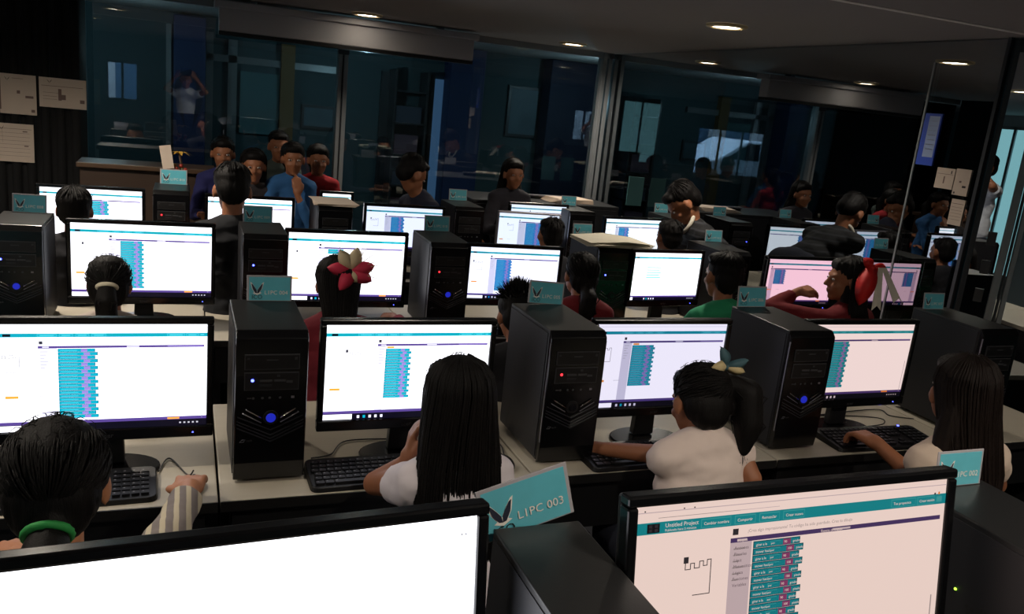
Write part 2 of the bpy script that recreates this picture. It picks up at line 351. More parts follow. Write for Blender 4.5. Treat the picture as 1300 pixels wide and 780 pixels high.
def i3(R):
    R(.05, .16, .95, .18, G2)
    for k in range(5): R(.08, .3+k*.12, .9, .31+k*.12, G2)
side_sheet('printed_sheet', [(1190, 213), (1213, 214), (1209, 240), (1186, 239)], 'small stand-in sheet for a paper mirrored in the side glass, left of two hanging together', PAPER, 'paper', i1)
side_sheet('printed_sheet', [(1214, 214), (1234, 216), (1227, 249), (1209, 248)], 'small stand-in sheet for a paper mirrored in the side glass, right of two hanging together', PAPER, 'paper', i2)
side_sheet('printed_sheet', [(1209, 253), (1226, 254), (1219, 287), (1202, 285)], 'small ruled stand-in sheet for a paper mirrored in the side glass, below the pair', PAPER, 'paper', i3)
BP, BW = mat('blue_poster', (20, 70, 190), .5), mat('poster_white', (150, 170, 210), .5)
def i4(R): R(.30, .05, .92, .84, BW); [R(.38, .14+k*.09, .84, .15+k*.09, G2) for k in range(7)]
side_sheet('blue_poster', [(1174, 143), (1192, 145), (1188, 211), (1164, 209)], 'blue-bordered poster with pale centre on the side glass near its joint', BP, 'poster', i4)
# ================================================================== DESKS
def make_desk(x0, x1, y0, y1, label, group):
    w_, d_ = x1-x0-.006, y1-y0
    r = empty('computer_desk', ((x0+x1)/2, y0, 0), 0, label, 'desk', group)
    q = MB(); q.box(-w_/2, 0.004, .724, w_/2, d_, .75, DESK); q.build('desktop', r, bevel=.003)
    q = MB(); q.box(-w_/2, 0, .722, w_/2, .004, .749, DESKE); q.build('edge_band', r)
    q = MB(); q.box(-w_/2+.03, .03, .56, w_/2-.03, .05, .724, STEEL); q.build('apron_panel', r)
    q = MB(); q.box(-w_/2+.02, d_-.04, .2, w_/2-.02, d_-.02, .724, STEEL); q.build('modesty_panel', r)
    for sx in (-1, 1):
        q = MB(); q.box(sx*(w_/2-.04)-.015, .08, .03, sx*(w_/2-.04)+.015, d_-.08, .724, STEEL); q.box(sx*(w_/2-.04)-.025, .03, 0, sx*(w_/2-.04)+.025, d_-.02, .03, STEEL); q.build('leg', r, bevel=.003)
P0, PW = .085, .86
desk_words = {0: ['nearest row', [-1, 0, 1, 2]], 1: ['second row', [-1, 0, 1, 2, 3]], 2: ['third row', [-2, -1, 0, 1, 2, 3]], 3: ['fourth row', [-1, 0, 1, 2, 3]]}
posn = {-2: 'leftmost', -1: 'left end', 0: 'left of centre', 1: 'centre', 2: 'right of centre', 3: 'right end against the side glass'}
for rr, (y0, y1) in enumerate([(.64, 1.22), (2.0, 2.68), (3.38, 3.98), (4.5, 5.08)]):
    nm, ks = desk_words[rr]
    for k in ks:
        x0 = P0+PW*k; x1 = min(P0+PW*(k+1), WX-.02)
        make_desk(x0, x1, y0, y1, 'pale-topped computer desk with black edge in the %s, %s' % (nm, posn[k]), 'computer desks, %s' % nm)
# ================================================================== SCREENS
def screen_mesh(W, H, tint, st, pal, kind, cols, rows=18, big=False, hue=0):
    """display content facing -Y, centred at x, from z=0 to H"""
    q = MB(); tk = 'disp%s_%s' % (tint, st)
    wh = emi('white_'+tk, tint, st)
    def tinted(nm, c, k=1.0):
        t = [tint[i]/255 for i in range(3)]
        return emi(nm+'_'+tk+('%s' % k), tuple(int(c[i]*t[i]) for i in range(3)), st*k)
    teal = tinted('teal', (0, 168, 186), .62 if not big else .8); tealb = tinted('tealb', (70, 205, 215), .7); purple = tinted('purple', (100, 78, 158), .5)
    blk = tinted('block', (0, 178, 200) if not hue else (0, 150, 225), .62); blk2 = tinted('blockedge', (0, 128, 150) if not hue else (0, 105, 190), .5)
    lil = tinted('lilac', (150, 130, 205), .7); pale = tinted('pale', (224, 222, 236), .8); ink = tinted('ink', (70, 70, 84), .4); grey = tinted('grey', (190, 190, 196), .7)
    navy = tinted('navy', (16, 14, 44), .22); oran = tinted('orange', (255, 160, 60), .8); pink = tinted('pinkb', (170, 80, 150), .6)
    X = lambda u: (u-.5)*W
    Zz = lambda v: H*(1-v)
    def R(u0, v0, u1, v1, m, l=1):
        y = -.0004*l; q.quad((X(u0), y, Zz(v0)), (X(u0), y, Zz(v1)), (X(u1), y, Zz(v1)), (X(u1), y, Zz(v0)), m)
    def T(t, u, v, size, m, l=3): q.text(t, (X(u), -.0004*l, Zz(v)), (1, 0, 0), (0, 0, 1), size*H, m)
    q.quad((X(0), 0, Zz(0)), (X(0), 0, Zz(1)), (X(1), 0, Zz(1)), (X(1), 0, Zz(0)), wh)
    if kind == 'off': return q
    if kind == 'blank': R(.962, .075, .966, .083, ink); R(.972, .075, .976, .083, ink); return q
    R(0, .030, 1, .034, pale)
    tb0, tb1 = (.085, .120) if not big else (.078, .132)
    R(0, tb0, 1, tb1, teal)
    R(.03, tb0+.006, .065, tb1-.006, navy, 2)
    for a, b in ((.185, .27), (.285, .345), (.36, .42), (.435, .5), (.80, .885), (.895, .955)):
        R(a-.002, tb0+.006, b+.002, tb1-.006, tealb, 2); R(a, tb0+.010, b, tb1-.010, teal, 3)
        if not big: R(a+.01, tb0+.014, b-.01, tb1-.014, tealb, 4)
    R(.965, tb0+.012, .985, tb1-.012, tealb, 2)
    if big:
        wt = tinted('whitetext', (255, 255, 255), .95)
        T('Untitled Project', .08, tb0+.027, .027, wt); T('Publicado hace 2 minutos', .08, tb0+.046, .016, wt)
        for t, u in (('Cambiar nombre', .19), ('Compartir', .290), ('Remezclar', .365), ('Crear nuevo', .440), ('Tus proyectos', .805), ('Crear sesión', .899)): T(t, u, tb0+.034, .020, wt, 5)
        for u in (.02, .13, .16): R(u, .022, u+.004, .028, ink, 2)
        R(.06, .058, .30, .0605, grey, 2); R(.3, .058, .42, .0605, pale, 2); R(.955, .07, .961, .08, ink, 2); R(.97, .066, .976, .08, oran, 2)
        for k in range(4):   # dotted logo square
            R(.034+.016*(k % 2), tb0+.010+.019*(k//2), .043+.016*(k % 2), tb0+.024+.019*(k//2), ink, 4)
    L = cols[0]                                   # left edge of the workspace
    if kind != 'sparse':
        p0 = tb1+(.06 if big else .08); 
        R(L, p0, .985, p0+.022, purple)
        R(L+.02, p0+.006, L+.05, p0+.016, pale, 2); R(.6, p0+.006, .66, p0+.016, pale, 2); R(.80, p0+.006, .98, p0+.014, lil if not big else purple, 2)
        R(L, p0+.022, cols[1]-.004, .93, pale)
        for k in range(6): R(L+.01, p0+.05+k*.03, L+.045-.008*(k % 3), p0+.056+k*.03, grey, 2)
        R(L+.005, p0-.045, L+.022, p0-.015, ink, 2)
        if big:
            T('Bloques', L+.02, p0+.018, .018, tinted('whitetext', (255, 255, 255), .95)); T('Espacio de trabajo', .56, p0+.018, .018, tinted('whitetext', (255, 255, 255), .95), 4)
            T('¡Crea algo impresionante! Tu código ha sido guardado. Crea tu dibujo', L+.05, p0-.022, .022, grey)
            for k, t in enumerate(('Acciones', 'Pinceles', 'Lápiz', 'Matemáticas', 'Lógica', 'Funciones', 'Variables')): T(t, L+.012, p0+.055+k*.030, .022, tinted('mid', (120, 112, 130), .6), 4)
        # castle outline drawing
        def ln(a, b): 
            x0, z0 = min(a[0], b[0]), min(a[1], b[1]); x1, z1 = max(a[0], b[0]), max(a[1], b[1]); R(x0-.0012, z0-.002, x1+.0012, z1+.002, ink, 2)
        dx = L-.18 if not big else L-.13; pts = [(0, .26), (0, .295), (.02, .295), (.02, .268), (.035, .268), (.035, .292), (.055, .292), (.055, .262), (.07, .262), (.07, .285), (.085, .285), (.085, .258), (.10, .258), (.10, .42), (.035, .42)]
        pts = [(dx+a*(.95 if not big else .75), b+.02) for a, b in pts]
        for a, b in zip(pts, pts[1:]): ln(a, b)
        R(dx-.006, .255, dx+.008, .285, ink, 3)
        if not big:
            R(.03, .66, .09, .685, oran if kind != 'nb' else grey)
            R(.16, .665, .21, .669, grey)
        b0, b1 = cols[1], cols[2]; y0 = p0+.026 if kind != 'gap' else p0+.05; hgt = cols[3]
        if kind == 'gap': R(b0+.006, y0-.024, b0+.05, y0-.004, oran, 2)
        n = rows; ph = (hgt-y0)/n
        for k in range(n):
            v = y0+k*ph; ex = .012 if k % 2 else 0
            R(b0, v, b1+ex-.006, v+ph*.97, blk2, 2); R(b0+.003, v+ph*.12, b1+ex-.010, v+ph*.86, blk, 3)
            bw = b1-b0
            R(b0+bw*.60+ex, v+ph*.1, b0+bw*.76+ex, v+ph*.9, pink if big else lil, 4)
            if big:
                wt = tinted('whitetext', (255, 255, 255), .95)
                T('mover hacia' if k % 2 else 'girar a la', b0+.008, v+ph*.66, ph*.52, wt, 5)
                R(b0+bw*.34, v+ph*.2, b0+bw*.55, v+ph*.8, tealb, 4); R(b0+bw*.345, v+ph*.26, b0+bw*.545, v+ph*.74, blk, 5)
                T('por', b0+bw*.35, v+ph*.62, ph*.42, wt, 6); T('100' if k % 2 else '90', b0+bw*.62+ex, v+ph*.66, ph*.5, wt, 5); T('píxeles' if k % 2 else 'grados', b0+bw*.80+ex, v+ph*.66, ph*.5, wt, 5)
            else:
                R(b0+bw*.06, v+ph*.42, b0+bw*.5, v+ph*.6, tealb, 4)
        R(.975, .62 if big else .5, .979, .93, grey, 2)
    else:
        R(.14, .215, .96, .223, lil)
        for k in (0, 1, 2, 3, 4): R(.2, .30+k*.052, .41-.02*(k % 2), .318+k*.052, tealb)
        R(.2, .59, .33, .60, tealb)
    R(0, .905, 1, .935, purple, 2); R(.0, .935, 1, 1, navy, 2); R(.0, .94, .17 if kind != 'sparse' else .04, .995, wh, 3)
    if kind != 'sparse': R(.80, .912, .86, .93, oran, 3)
    for k in range(5): R(.2+.035*k, .955, .215+.035*k, .985, pale if k != 1 else blk, 4)
    for k in range(5): R(.86+.022*k, .96, .87+.022*k, .975, grey, 4)
    return q
NWH, PNK, WRM = (248, 248, 255), (240, 200, 214), (232, 206, 196)
COLL = mat('speck', (200, 200, 200), .5)
def monitor(x, y, ztop, W, H, label, tint=NWH, st=None, kind='list', cols=(.385, .46, .64, .88), rows=18, yaw=0, tilt=0, silver=False, group='computer monitors', big=False, hue=0, ztab=.75, logo=True, led=True, thing='monitor', power=True):
    st = SCREEN if st is None else st
    r = empty('monitor', (x, y, ztab), yaw, label, 'monitor', group)
    h0 = ztop-H*math.cos(tilt)-ztab                     # height of lower edge over the desk
    T = Matrix.Translation((0, 0, h0)) @ Matrix.Rotation(-tilt, 4, 'X')
    bz = .017 if not silver else .012; bb = .032 if not silver else .022
    frm = SILVER if silver else BLACKG
    def put(o): o.matrix_local = T; return o
    q = MB()
    q.box(-W/2, -.012, H-bz, W/2, .016, H, frm); q.box(-W/2, -.012, 0, W/2, .016, bb, frm); q.box(-W/2, -.012, bb, -W/2+bz, .016, H-bz, frm); q.box(W/2-bz, -.012, bb, W/2, .016, H-bz, frm)
    put(q.build('bezel', r, bevel=.004))
    q = MB(); q.box(-W/2+.004, .0165, .004, W/2-.004, .03, H-.004, BLACK); q.prism([(-W/2+.05, .03, .04), (W/2-.05, .03, .04), (W/2-.05, .03, H-.05), (-W/2+.05, .03, H-.05)], (0, .022, 0), BLACK)
    put(q.build('back_shell', r, bevel=.006))
    sw, sh = W-2*bz, H-bz-bb
    if kind == 'off':
        q = MB(); q.box(-sw/2, -.004, 0, sw/2, 0, sh, mat('dark_panel', (12, 13, 14), .12))
    else: q = screen_mesh(sw, sh, tint, st, None, kind, cols, rows, big, hue)
    s = q.build('screen', r); s.matrix_local = T @ Matrix.Translation((0, -.005, bb))
    if logo:
        q = MB(); q.text('acer', (0, -.0128, bb*.3), (1, 0, 0), (0, 0, 1), .017, GREYP, align='CENTER'); put(q.build('maker_logo', r))
    if led:
        q = MB(); q.disc((W/2-.05, -.0118, bb*.45), (0, -1, 0), .0022, .002, .0012, emi('blue_led_soft', (80, 90, 255), 5), 10); put(q.build('power_light', r))
    q = MB(); q.prism([(-.03, .03, h0+H*.4), (.03, .03, h0+H*.4), (.038, .03, .012), (-.038, .03, .012)], (0, .03, 0), BLACK)
    q.build('stand_neck', r, bevel=.004)
    q = MB(); n = 32
    pts = [(.125*math.cos(2*math.pi*k/n), .02+.085*math.sin(2*math.pi*k/n), 0) for k in range(n)]
    q.prism(pts, (0, 0, .010), BLACKG); q.build('stand_base', r, bevel=.004)
    return r
MW, MH = .51, .328
# first row (nearest the camera): two large ones
monitor(.087, .912, 1.25, .62, .37, 'huge blank white monitor cut off by the bottom left corner', kind='blank', tilt=.14, yaw=.054, group='nearest monitors', st=3.2, logo=False)
monitor(.891, .865, 1.2705, .625, .37, 'large monitor at the bottom right showing a coding page with teal blocks', tint=WRM, st=.98, kind='list', big=True, cols=(.275, .345, .50, .98), rows=22, tilt=.16, yaw=-.002, group='nearest monitors')
# second row
monitor(-.182, 2.21, 1.173, MW, MH, 'monitor at left edge with long teal block column, behind the girl with green hair tie', cols=(.185, .275, .455, .885), rows=20, group='monitors of the second row')
monitor(.60, 2.2, 1.173, MW, MH, 'monitor in front of the long-haired girl, white coding page', cols=(.30, .35, .50, .78), kind='gap', rows=18, group='monitors of the second row')
monitor(1.432, 2.205, 1.173, MW, MH, 'monitor in front of the girl in sleeveless white top', tint=(226, 222, 240), st=1.1, cols=(.20, .27, .44, .74), kind='gap', rows=18, group='monitors of the second row')
monitor(2.249, 2.197, 1.173, MW, MH, 'pale pink-white monitor at right, beside tower with blue button', tint=(238, 214, 210), st=1.0, cols=(.19, .235, .39, .84), rows=18, group='monitors of the second row')
# third row
monitor(-.16, 3.69, 1.173, .565, .352, 'monitor in the third row behind the head with white hair tie', cols=(.26, .34, .50, .88), rows=20, group='monitors of the third row')
monitor(.677, 3.66, 1.173, .547, .352, 'monitor in the third row behind the pink flower hair bow', cols=(.25, .33, .47, .30), kind='list', rows=2, group='monitors of the third row')
monitor(1.402, 3.455, 1.173, .46, .285, 'monitor in the third row with tall blue block column, behind propped card', tint=(232, 234, 252), st=1.5, cols=(.22, .29, .46, .84), rows=22, hue=1, group='monitors of the third row', yaw=-.05)
monitor(2.222, 3.475, 1.173, .431, .286, 'monitor in the third row with nearly empty white page, left of boy in green', kind='sparse', group='monitors of the third row', yaw=.07)
monitor(2.996, 3.415, 1.173, .46, .286, 'pink-tinted monitor beside the girl with red ribbon', tint=(244, 196, 214), st=1.0, cols=(.04, .10, .26, .55), rows=14, hue=1, group='monitors of the third row')
# fourth row
monitor(-.442, 4.71, 1.173, .50, .31, 'monitor in the last row at far left, head in front of it', cols=(.36, .46, .66, .5), rows=6, hue=1, group='monitors of the last row', logo=False)
monitor(.329, 4.66, 1.173, .464, .29, 'monitor in the last row behind the tall dark head and shoulders', kind='list', cols=(.5, .56, .7, .3), rows=1, group='monitors of the last row', logo=False)
monitor(1.171, 4.627, 1.173, .475, .30, 'monitor in the last row with bright blue block, left of the card on a tower', tint=(222, 230, 250), st=1.2, cols=(.24, .32, .49, .9), rows=16, hue=1, group='monitors of the last row', logo=False)
monitor(1.94, 4.62, 1.168, .405, .27, 'small silver-framed monitor in the last row with blue block', tint=(222, 232, 250), st=1.2, cols=(.33, .45, .72, .9), rows=16, hue=1, silver=True, group='monitors of the last row', yaw=-.07, logo=False, led=False)
monitor(2.13, 4.93, 1.19, .42, .27, 'second bright monitor peeking out behind the small silver-framed one', tint=(222, 232, 250), st=1.2, cols=(.33, .45, .72, .9), rows=16, hue=1, group='monitors of the last row', logo=False, led=False)
monitor(2.66, 4.62, 1.173, .446, .285, 'monitor in the last row left of the bending man', tint=(232, 240, 250), st=1.3, cols=(.18, .24, .42, .78), rows=14, hue=1, group='monitors of the last row', yaw=.07, logo=False)
monitor(.84, 4.98, 1.185, .2, .22, 'narrow small monitor behind the tower topped with papers', kind='sparse', group='monitors of the last row', logo=False, led=False)
a = aty(665, 246, 5.7); b = aty(713, 250, 5.7)
monitor((a.x+b.x)/2, 5.7, a.z, b.x-a.x, .21, 'switched-off silver-framed monitor at the very back', kind='off', silver=True, group='monitors of the last row', logo=False, led=False, ztab=.9)
# ================================================================== TOWERS
LEDB = emi('blue_led', (60, 70, 255), 14); LEDR = emi('red_led', (255, 40, 50), 4); BTN = emi('blue_button', (32, 44, 200), .75); BTND = mat('button_dark', (16, 16, 22), .25); LEDG = emi('green_led', (170, 255, 60), 4)
TW, TH, TD = .18, .418, .335
_tc = {}
def cached(key, fn):
    if key not in _tc: _tc[key] = fn().mesh(key)
    return _tc[key]
def part(key, fn, parent, name, bevel=0):
    o = bpy.data.objects.new(name, cached(key, fn)); COL.objects.link(o); o.parent = parent
    if bevel:
        b = o.modifiers.new('b', 'BEVEL'); b.width = bevel; b.segments = 2; b.limit_method = 'ANGLE'
    return o
def t_case():
    q = MB(); q.box(-TW/2, .022, .012, TW/2, TD, TH-.001, CASE)
    for sx in (-1, 1):
        for y in (.05, TD-.06): q.box(sx*.065-.012, y, 0, sx*.065+.012, y+.03, .012, BLACK)
    return q
def t_side():
    q = MB()
    for sx in (-1, 1): q.box(sx*(TW/2+.001)-.001, .03, .02, sx*(TW/2+.001)+.001, TD-.006, TH-.012, CASET)
    return q
def t_holes():
    q = MB()
    for sx in (-1, 1):
        for i in range(9):
            for j in range(9):
                y, z = .09+i*.011+(j % 2)*.0055, .20+j*.0098
                if (i-4)**2+(j-4)**2 < 20: q.disc((sx*(TW/2+.0022), y, z), (sx, 0, 0), .0036, .0036, .0004, DESKE, 6)
    return q
def t_front():
    q = MB(); pts = [(-TW/2, .022, 0.004), (-TW/2+.004, .004, .02), (-TW/2+.006, .0, .2), (-TW/2+.004, .004, TH-.02), (-TW/2, .022, TH)]
    prof = [(.022, .004), (.006, .012), (.0, .06), (.0, .3), (.004, TH-.02), (.022, TH)]
    n = len(prof); L_ = [V((-TW/2, y, z)) for y, z in prof]; R_ = [V((TW/2, y, z)) for y, z in prof]
    q.add(L_+R_, [(i, i+1, n+i+1, n+i) for i in range(n-1)]+[tuple(range(n))[::-1], tuple(range(n, 2*n)), (0, n, 2*n-1, n-1)][0:3], BLACKG)
    return q
def t_strip():
    q = MB()
    q.box(-TW/2-.001, .004, .075, -TW/2+.0045, .0085, TH-.035, SILVER); q.box(TW/2-.003, .006, .1, TW/2+.001, .0085, TH-.03, GREYP); return q
def t_bay():
    q = MB(); q.box(-.068, -.0025, .318, .068, .002, .358, GREYP); q.box(-.066, -.0032, .32, .066, -.002, .356, BLACK); q.box(-.014, -.0036, .342, .014, -.003, .345, GREYP); q.box(-.062, -.0036, .345, -.056, -.003, .350, GREYP); q.box(.055, -.0036, .344, .062, -.003, .351, GREYP); return q
def t_reader():
    q = MB(); q.box(-.068, -.0025, .262, .068, .002, .31, GREYP); q.box(-.066, -.0032, .264, .066, -.002, .308, BLACK)
    for a, b, z in ((-.03, .0, .285), (.006, .034, .285), (.036, .052, .281), (-.03, .0, .272), (.012, .02, .298)): q.box(a, -.0038, z, b, -.003, z+.006, GREYP if z > .28 else mat('port_grey', (36, 36, 40), .4))
    return q
def t_ports():
    q = MB()
    for x in (-.045, -.022, -.004, .022): q.disc((x, .0002, .240), (0, -1, 0), .0035, .003, .0012, GREYP, 12)
    q.box(.05, -.001, .238, .058, .0, .244, SILVER); q.box(-.06, -.001, .2385, -.05, .0, .2415, GREYP); return q
def t_chev():
    q = MB(); g = mat('chevron_groove', (40, 40, 46), .3)
    for k, (zc, zt, xw) in enumerate(((.150, .188, .082), (.136, .176, .084), (.126, .168, .084), (.118, .158, .084))):
        for s_ in (-1, 1):
            q.prism([V((0, -.004, zc)), V((s_*xw, -.002, zt)), V((s_*xw, -.002, zt+.003)), V((0, -.004, zc+.003))][::s_], (0, .006, 0), g)
    return q
def t_chrome():
    q = MB()
    for s_ in (-1, 1):
        for k in (0, 1):
            a = V((s_*(.024+.0*k), -.006, .187-.013*k)); b = V((s_*(.062+.008*k), -.003, .210-.010*k))
            q.tube([a, (a+b)/2, b], .0019 if k == 0 else .0013, CHROME if k == 0 else SILVER, 6)
    return q
def t_button(on):
    def f():
        q = MB(); q.disc((0, .002, .186), (0, -1, 0), .020, .019, .006, BLACK, 28); q.disc((0, -.004, .186), (0, -1, 0), .0125, .0115, .003, BTN if on else BTND, 28); return q
    return f
def t_logo():
    q = MB(); q.tube([(-.076, -.0004, .120), (-.070, -.0004, .126), (-.062, -.0004, .126), (-.066, -.0004, .120)], .0007, SILVER, 5, True); q.text('tech', (-.060, -.0006, .1205), (1, 0, 0), (0, 0, 1), .009, GREYP); return q
def tower(x, y, label, led='blue', button=True, s=1.0, yaw=0, sx=1.0, z=.75, holes=False, group='computer towers'):
    r = empty('computer_tower', (x+TW/2*sx, y, z), yaw, label, 'computer tower', group); r.scale = (sx, s, s)
    part('tower_case', t_case, r, 'case', .003); part('tower_side', t_side, r, 'side_panel', 0)
    f_ = part('tower_front', t_front, r, 'front_panel', .003)
    part('tower_strip', t_strip, f_, 'trim_strip'); part('tower_bay', t_bay, f_, 'optical_drive'); part('tower_reader', t_reader, f_, 'card_reader'); part('tower_ports', t_ports, f_, 'front_ports')
    part('tower_chev', t_chev, f_, 'chevron_grille'); part('tower_chrome', t_chrome, f_, 'chrome_bars'); part('tower_btn%d' % button, t_button(button), f_, 'power_button'); part('tower_logo', t_logo, f_, 'maker_badge')
    if holes: part('tower_holes', t_holes, r, 'side_vent')
    if led:
        lm = {'blue': LEDB, 'red': LEDR}[led]
        def fl(): q = MB(); q.disc((-.048, -.003, .289), (0, -1, 0), .0042, .0032, .0016, lm, 14); return q
        part('tower_led_'+led, fl, f_, 'status_light')
    return r
def card(x, y, z, num, label, yaw=0, roll=0, lean=.12, w_=.125, sink=0):
    k_ = w_/.125; w_ = .125; h_ = .074
    r = empty('name_card', (x, y, z), yaw, label, 'sign', 'teal computer name cards'); r.scale = (k_, k_, k_)
    T = Matrix.Rotation(-lean, 4, 'X') @ Matrix.Rotation(-roll, 4, 'Y')
    q = MB(); q.box(-w_/2, -.001, -sink, w_/2, .001, h_, ACRY); o = q.build('plastic_sleeve', r, bevel=.0008); o.matrix_local = T
    q = MB(); e = -.0016; q.box(-w_/2+.006, e+.0002, .002-sink, w_/2-.005, .0, h_-.005, TEAL)
    wf = mat('card_white', (235, 228, 220), .5); dk = mat('logo_dark', (38, 42, 58), .5)
    cx = -w_/2+.028; cz = .026
    for sg in (-1, 1):
        for mm, k, ee in ((wf, 1.18, e), (dk, 1.0, e-.0005)):
            pts = [(0, -.004), (.005, -.003), (.012, .008), (.016, .024), (.0125, .022), (.006, .013), (.001, .005)]
            P_ = [(cx+sg*a*k, ee, cz+b*k) for a, b in pts]; q.poly(P_ if sg > 0 else P_[::-1], mm)
    q.poly([(cx-.012, e-.0003, cz-.004), (cx, e-.0003, cz-.009), (cx+.013, e-.0003, cz-.003), (cx, e-.0003, cz+.004)], wf)
    q.text('ICO', (cx, e-.0007, .006-sink*.0), (1, 0, 0), (0, 0, 1), .017, mat('logo_black', (14, 14, 18), .5), align='CENTER')
    q.text('L1PC '+num, (cx+.020, e-.0007, .019), (1, 0, 0), (0, 0, 1), .0165, wf)
    o = q.build('printed_insert', r); o.matrix_local = T
    return r
TT = .75+TH
tower(.434, .71, 'dark tower with broad top at bottom centre carrying card 003', None, False, s=1.0, sx=.79)
card(.498, 1.052, TT-.010, '003', 'teal card reading L1PC 003, tilted at bottom centre', roll=.27, yaw=0.0, w_=.150, lean=.05)
tower(1.275, .715, 'dark tower at the bottom right corner carrying card 002, green light on its vent', None, False, holes=True)
card(1.372, 1.035, TT, '002', 'teal card reading L1PC 002 at bottom right, in front of seated girl', w_=.118)
lp = V((0, 0, CH))+ray(1213, 748)*(1.272/ray(1213, 748).x); q = MB(); q.disc(lp, (-1, 0, 0), .0025, .002, .0015, LEDG, 10)
tw = [o for o in COL.objects if o.name.startswith('computer_tower')][1]
o = q.build('vent_light', tw, loc=(-tw.location.x, -tw.location.y, -tw.location.z)); o['label'] = 'green status light'
tower(.121, 2.09, 'tower with glowing blue button left of the long-haired girl, full front visible')
tower(.982, 2.075, 'tower with red light and gold chrome bars right of the long-haired girl', 'red', False)
tower(1.825, 2.06, 'tower with blue button between the white-topped girl and the right-hand monitor', None)
tower(2.70, 2.07, 'tower at the right edge in the second row, behind the seated right-hand girl', None)
card(.228, 2.405, TT, '004', 'teal ICO card on the tower left of the flower-bow girl'); card(1.095, 2.40, TT, '005', 'pale teal ICO card standing before the blue-block monitor', roll=-.06)
card(1.90, 2.385, TT, '006', 'teal ICO card standing between green shirt boy and raised hand'); card(2.765, 2.37, TT, '007', 'teal ICO card at right near the mirrored red ribbon', w_=.11)
tower(-.68, 3.50, 'tower at the left picture edge in the third row, two blue lights')
tower(.222, 3.50, 'tower in the third row with small blue light, behind the centre-left card')
tower(1.006, 3.455, 'tower in the third row with red light and blue button, right of flower-bow girl', 'red')
tower(1.84, 3.47, 'tower in the third row under the open folder of papers', 'blue', False)
tower(2.56, 3.50, 'tower in the third row behind the boy in green', None, False)
card(-.585, 3.81, TT, '008', 'teal ICO card on the tower at left picture edge', yaw=-.1); card(.30, 3.80, TT, '009', 'teal ICO card before the dark seated silhouette in last row'); card(1.115, 3.77, TT, '010', 'teal ICO card on third-row tower left of silver monitor')
card(1.90, 3.80, TT, '011', 'teal ICO card behind the open folder', w_=.11); card(2.70, 3.80, TT, '012', 'teal ICO card against the dark sweater of bending man', w_=.11)
tower(-.157, 4.72, 'last-row tower with red light, under the palm ornament', 'red', False); tower(.655, 4.42, 'last-row tower topped with papers', None, False)
tower(1.50, 4.70, 'last-row tower between blue-block monitor and silver monitor', None, False); tower(2.29, 4.78, 'last-row tower left of the doorway monitor', None, False); tower(2.98, 4.66, 'last-row tower next to the side glass, blue light', 'blue', False)
card(-.06, 5.0, TT, '013', 'teal ICO card below the palm ornament at upper left', w_=.14); card(1.60, 5.0, TT, '014', 'small teal ICO card right of upper centre, behind blue-block monitor', w_=.12); card(2.40, 5.06, TT, '015', 'small teal ICO card beside white paper stack at the back', w_=.11)
card(3.06, 4.96, TT, '016', 'small teal ICO card next to the side glass in last row', w_=.11)
# papers on towers
q = MB()
for k in range(5): q.box(-.16+.004*k, -.13-.002*k, .003*k, .17+.003*k, .13, .003*k+.0022, mat('cream_sheet', (196, 190, 172), .8), Matrix.Rotation(.06*k-.1, 4, 'Z'))
q.prism([(-.16, -.12, .017), (.02, -.14, .03), (.17, -.12, .018), (.17, .1, .018), (.02, .12, .03), (-.16, .12, .017)], (0, 0, .002), mat('cream_sheet', (196, 190, 172), .8))
tag(q.build('open_folder', loc=(1.955, 3.61, TT+.002)), 'open cream paper folder lying on a tower in third row', 'papers')
q = MB()
for k in range(4): q.box(-.1, -.15, .003*k, .12, .14, .003*k+.0022, PAPER, Matrix.Rotation(.05*k-.1, 4, 'Z'))
tag(q.build('paper_stack', loc=(.745, 4.58, TT+.002)), 'loose paper sheets lying on a last-row tower', 'papers')
q = MB()
for k in range(7): q.box(-.16+.01*k, -.1, .004*k, .19, .12, .004*k+.003, PAPER, Matrix.Rotation(.04*k, 4, 'Z'))
tag(q.build('paper_stack', loc=(2.62, 5.6, 1.13)), 'long white paper pile on cabinet by the glass corner', 'papers')
q = MB(); q.box(-.35, 5.45, 0, .0, 5.75, .0, STEEL)
q = MB(); q.box(1.85, 5.45, 0, 3.0, 5.95, 1.128, mat('dark_cabinet', (20, 22, 26), .5)); cb = q.build('cabinet', bevel=.006); tag(cb, 'low dark cabinet along the back glass wall near the corner', 'cabinet')
q = MB()
for k in range(3): q.box(1.87+k*.375, 5.435, .08, 2.225+k*.375, 5.45, 1.10, mat('cabinet_door_paint', (28, 30, 36), .45))
q.build('cabinet_door', cb)
q = MB(); q.box(0, 0, 0, .13, .012, .22, mat('teal_board', (52, 96, 98), .6)); a = aty(797, 275, 5.55)
tag(q.build('teal_board', loc=(a.x, 5.6, 1.13), ), 'plain teal board standing on cabinet at the glass corner', 'board')
# wooden counter at the back left, palm ornament
WOOD = mat('dark_brown_wood', (66, 48, 36), .55, var=.25, bscale=5, stretch=(1, 1, 8))
q = MB(); q.box(-.6, 5.7, .0, .16, 5.95, 1.16, WOOD); q.box(-.615, 5.66, 1.16, .18, 5.97, 1.19, mat('counter_top_wood', (92, 70, 52), .4, var=.1, bscale=8)); tag(q.build('wooden_counter', bevel=.004), 'brown wooden counter in front of the back glass at left', 'counter')
po = aty(228, 208, 5.15)
r = empty('palm_ornament', (po.x, 5.15, 1.17), 0, 'small palm tree ornament with yellow fronds above the last-row tower', 'ornament')
q = MB(); q.disc((0, 0, 0), (0, 0, 1), .05, .045, .03, WOOD); q.build('base', r)
q = MB(); q.tube([(0, 0, .03), (.01, 0, .09), (0, 0, .15)], [.012, .009, .007], WOOD, 8); q.build('trunk', r)
q = MB(); YEL = mat('yellow_frond', (190, 150, 60), .6)
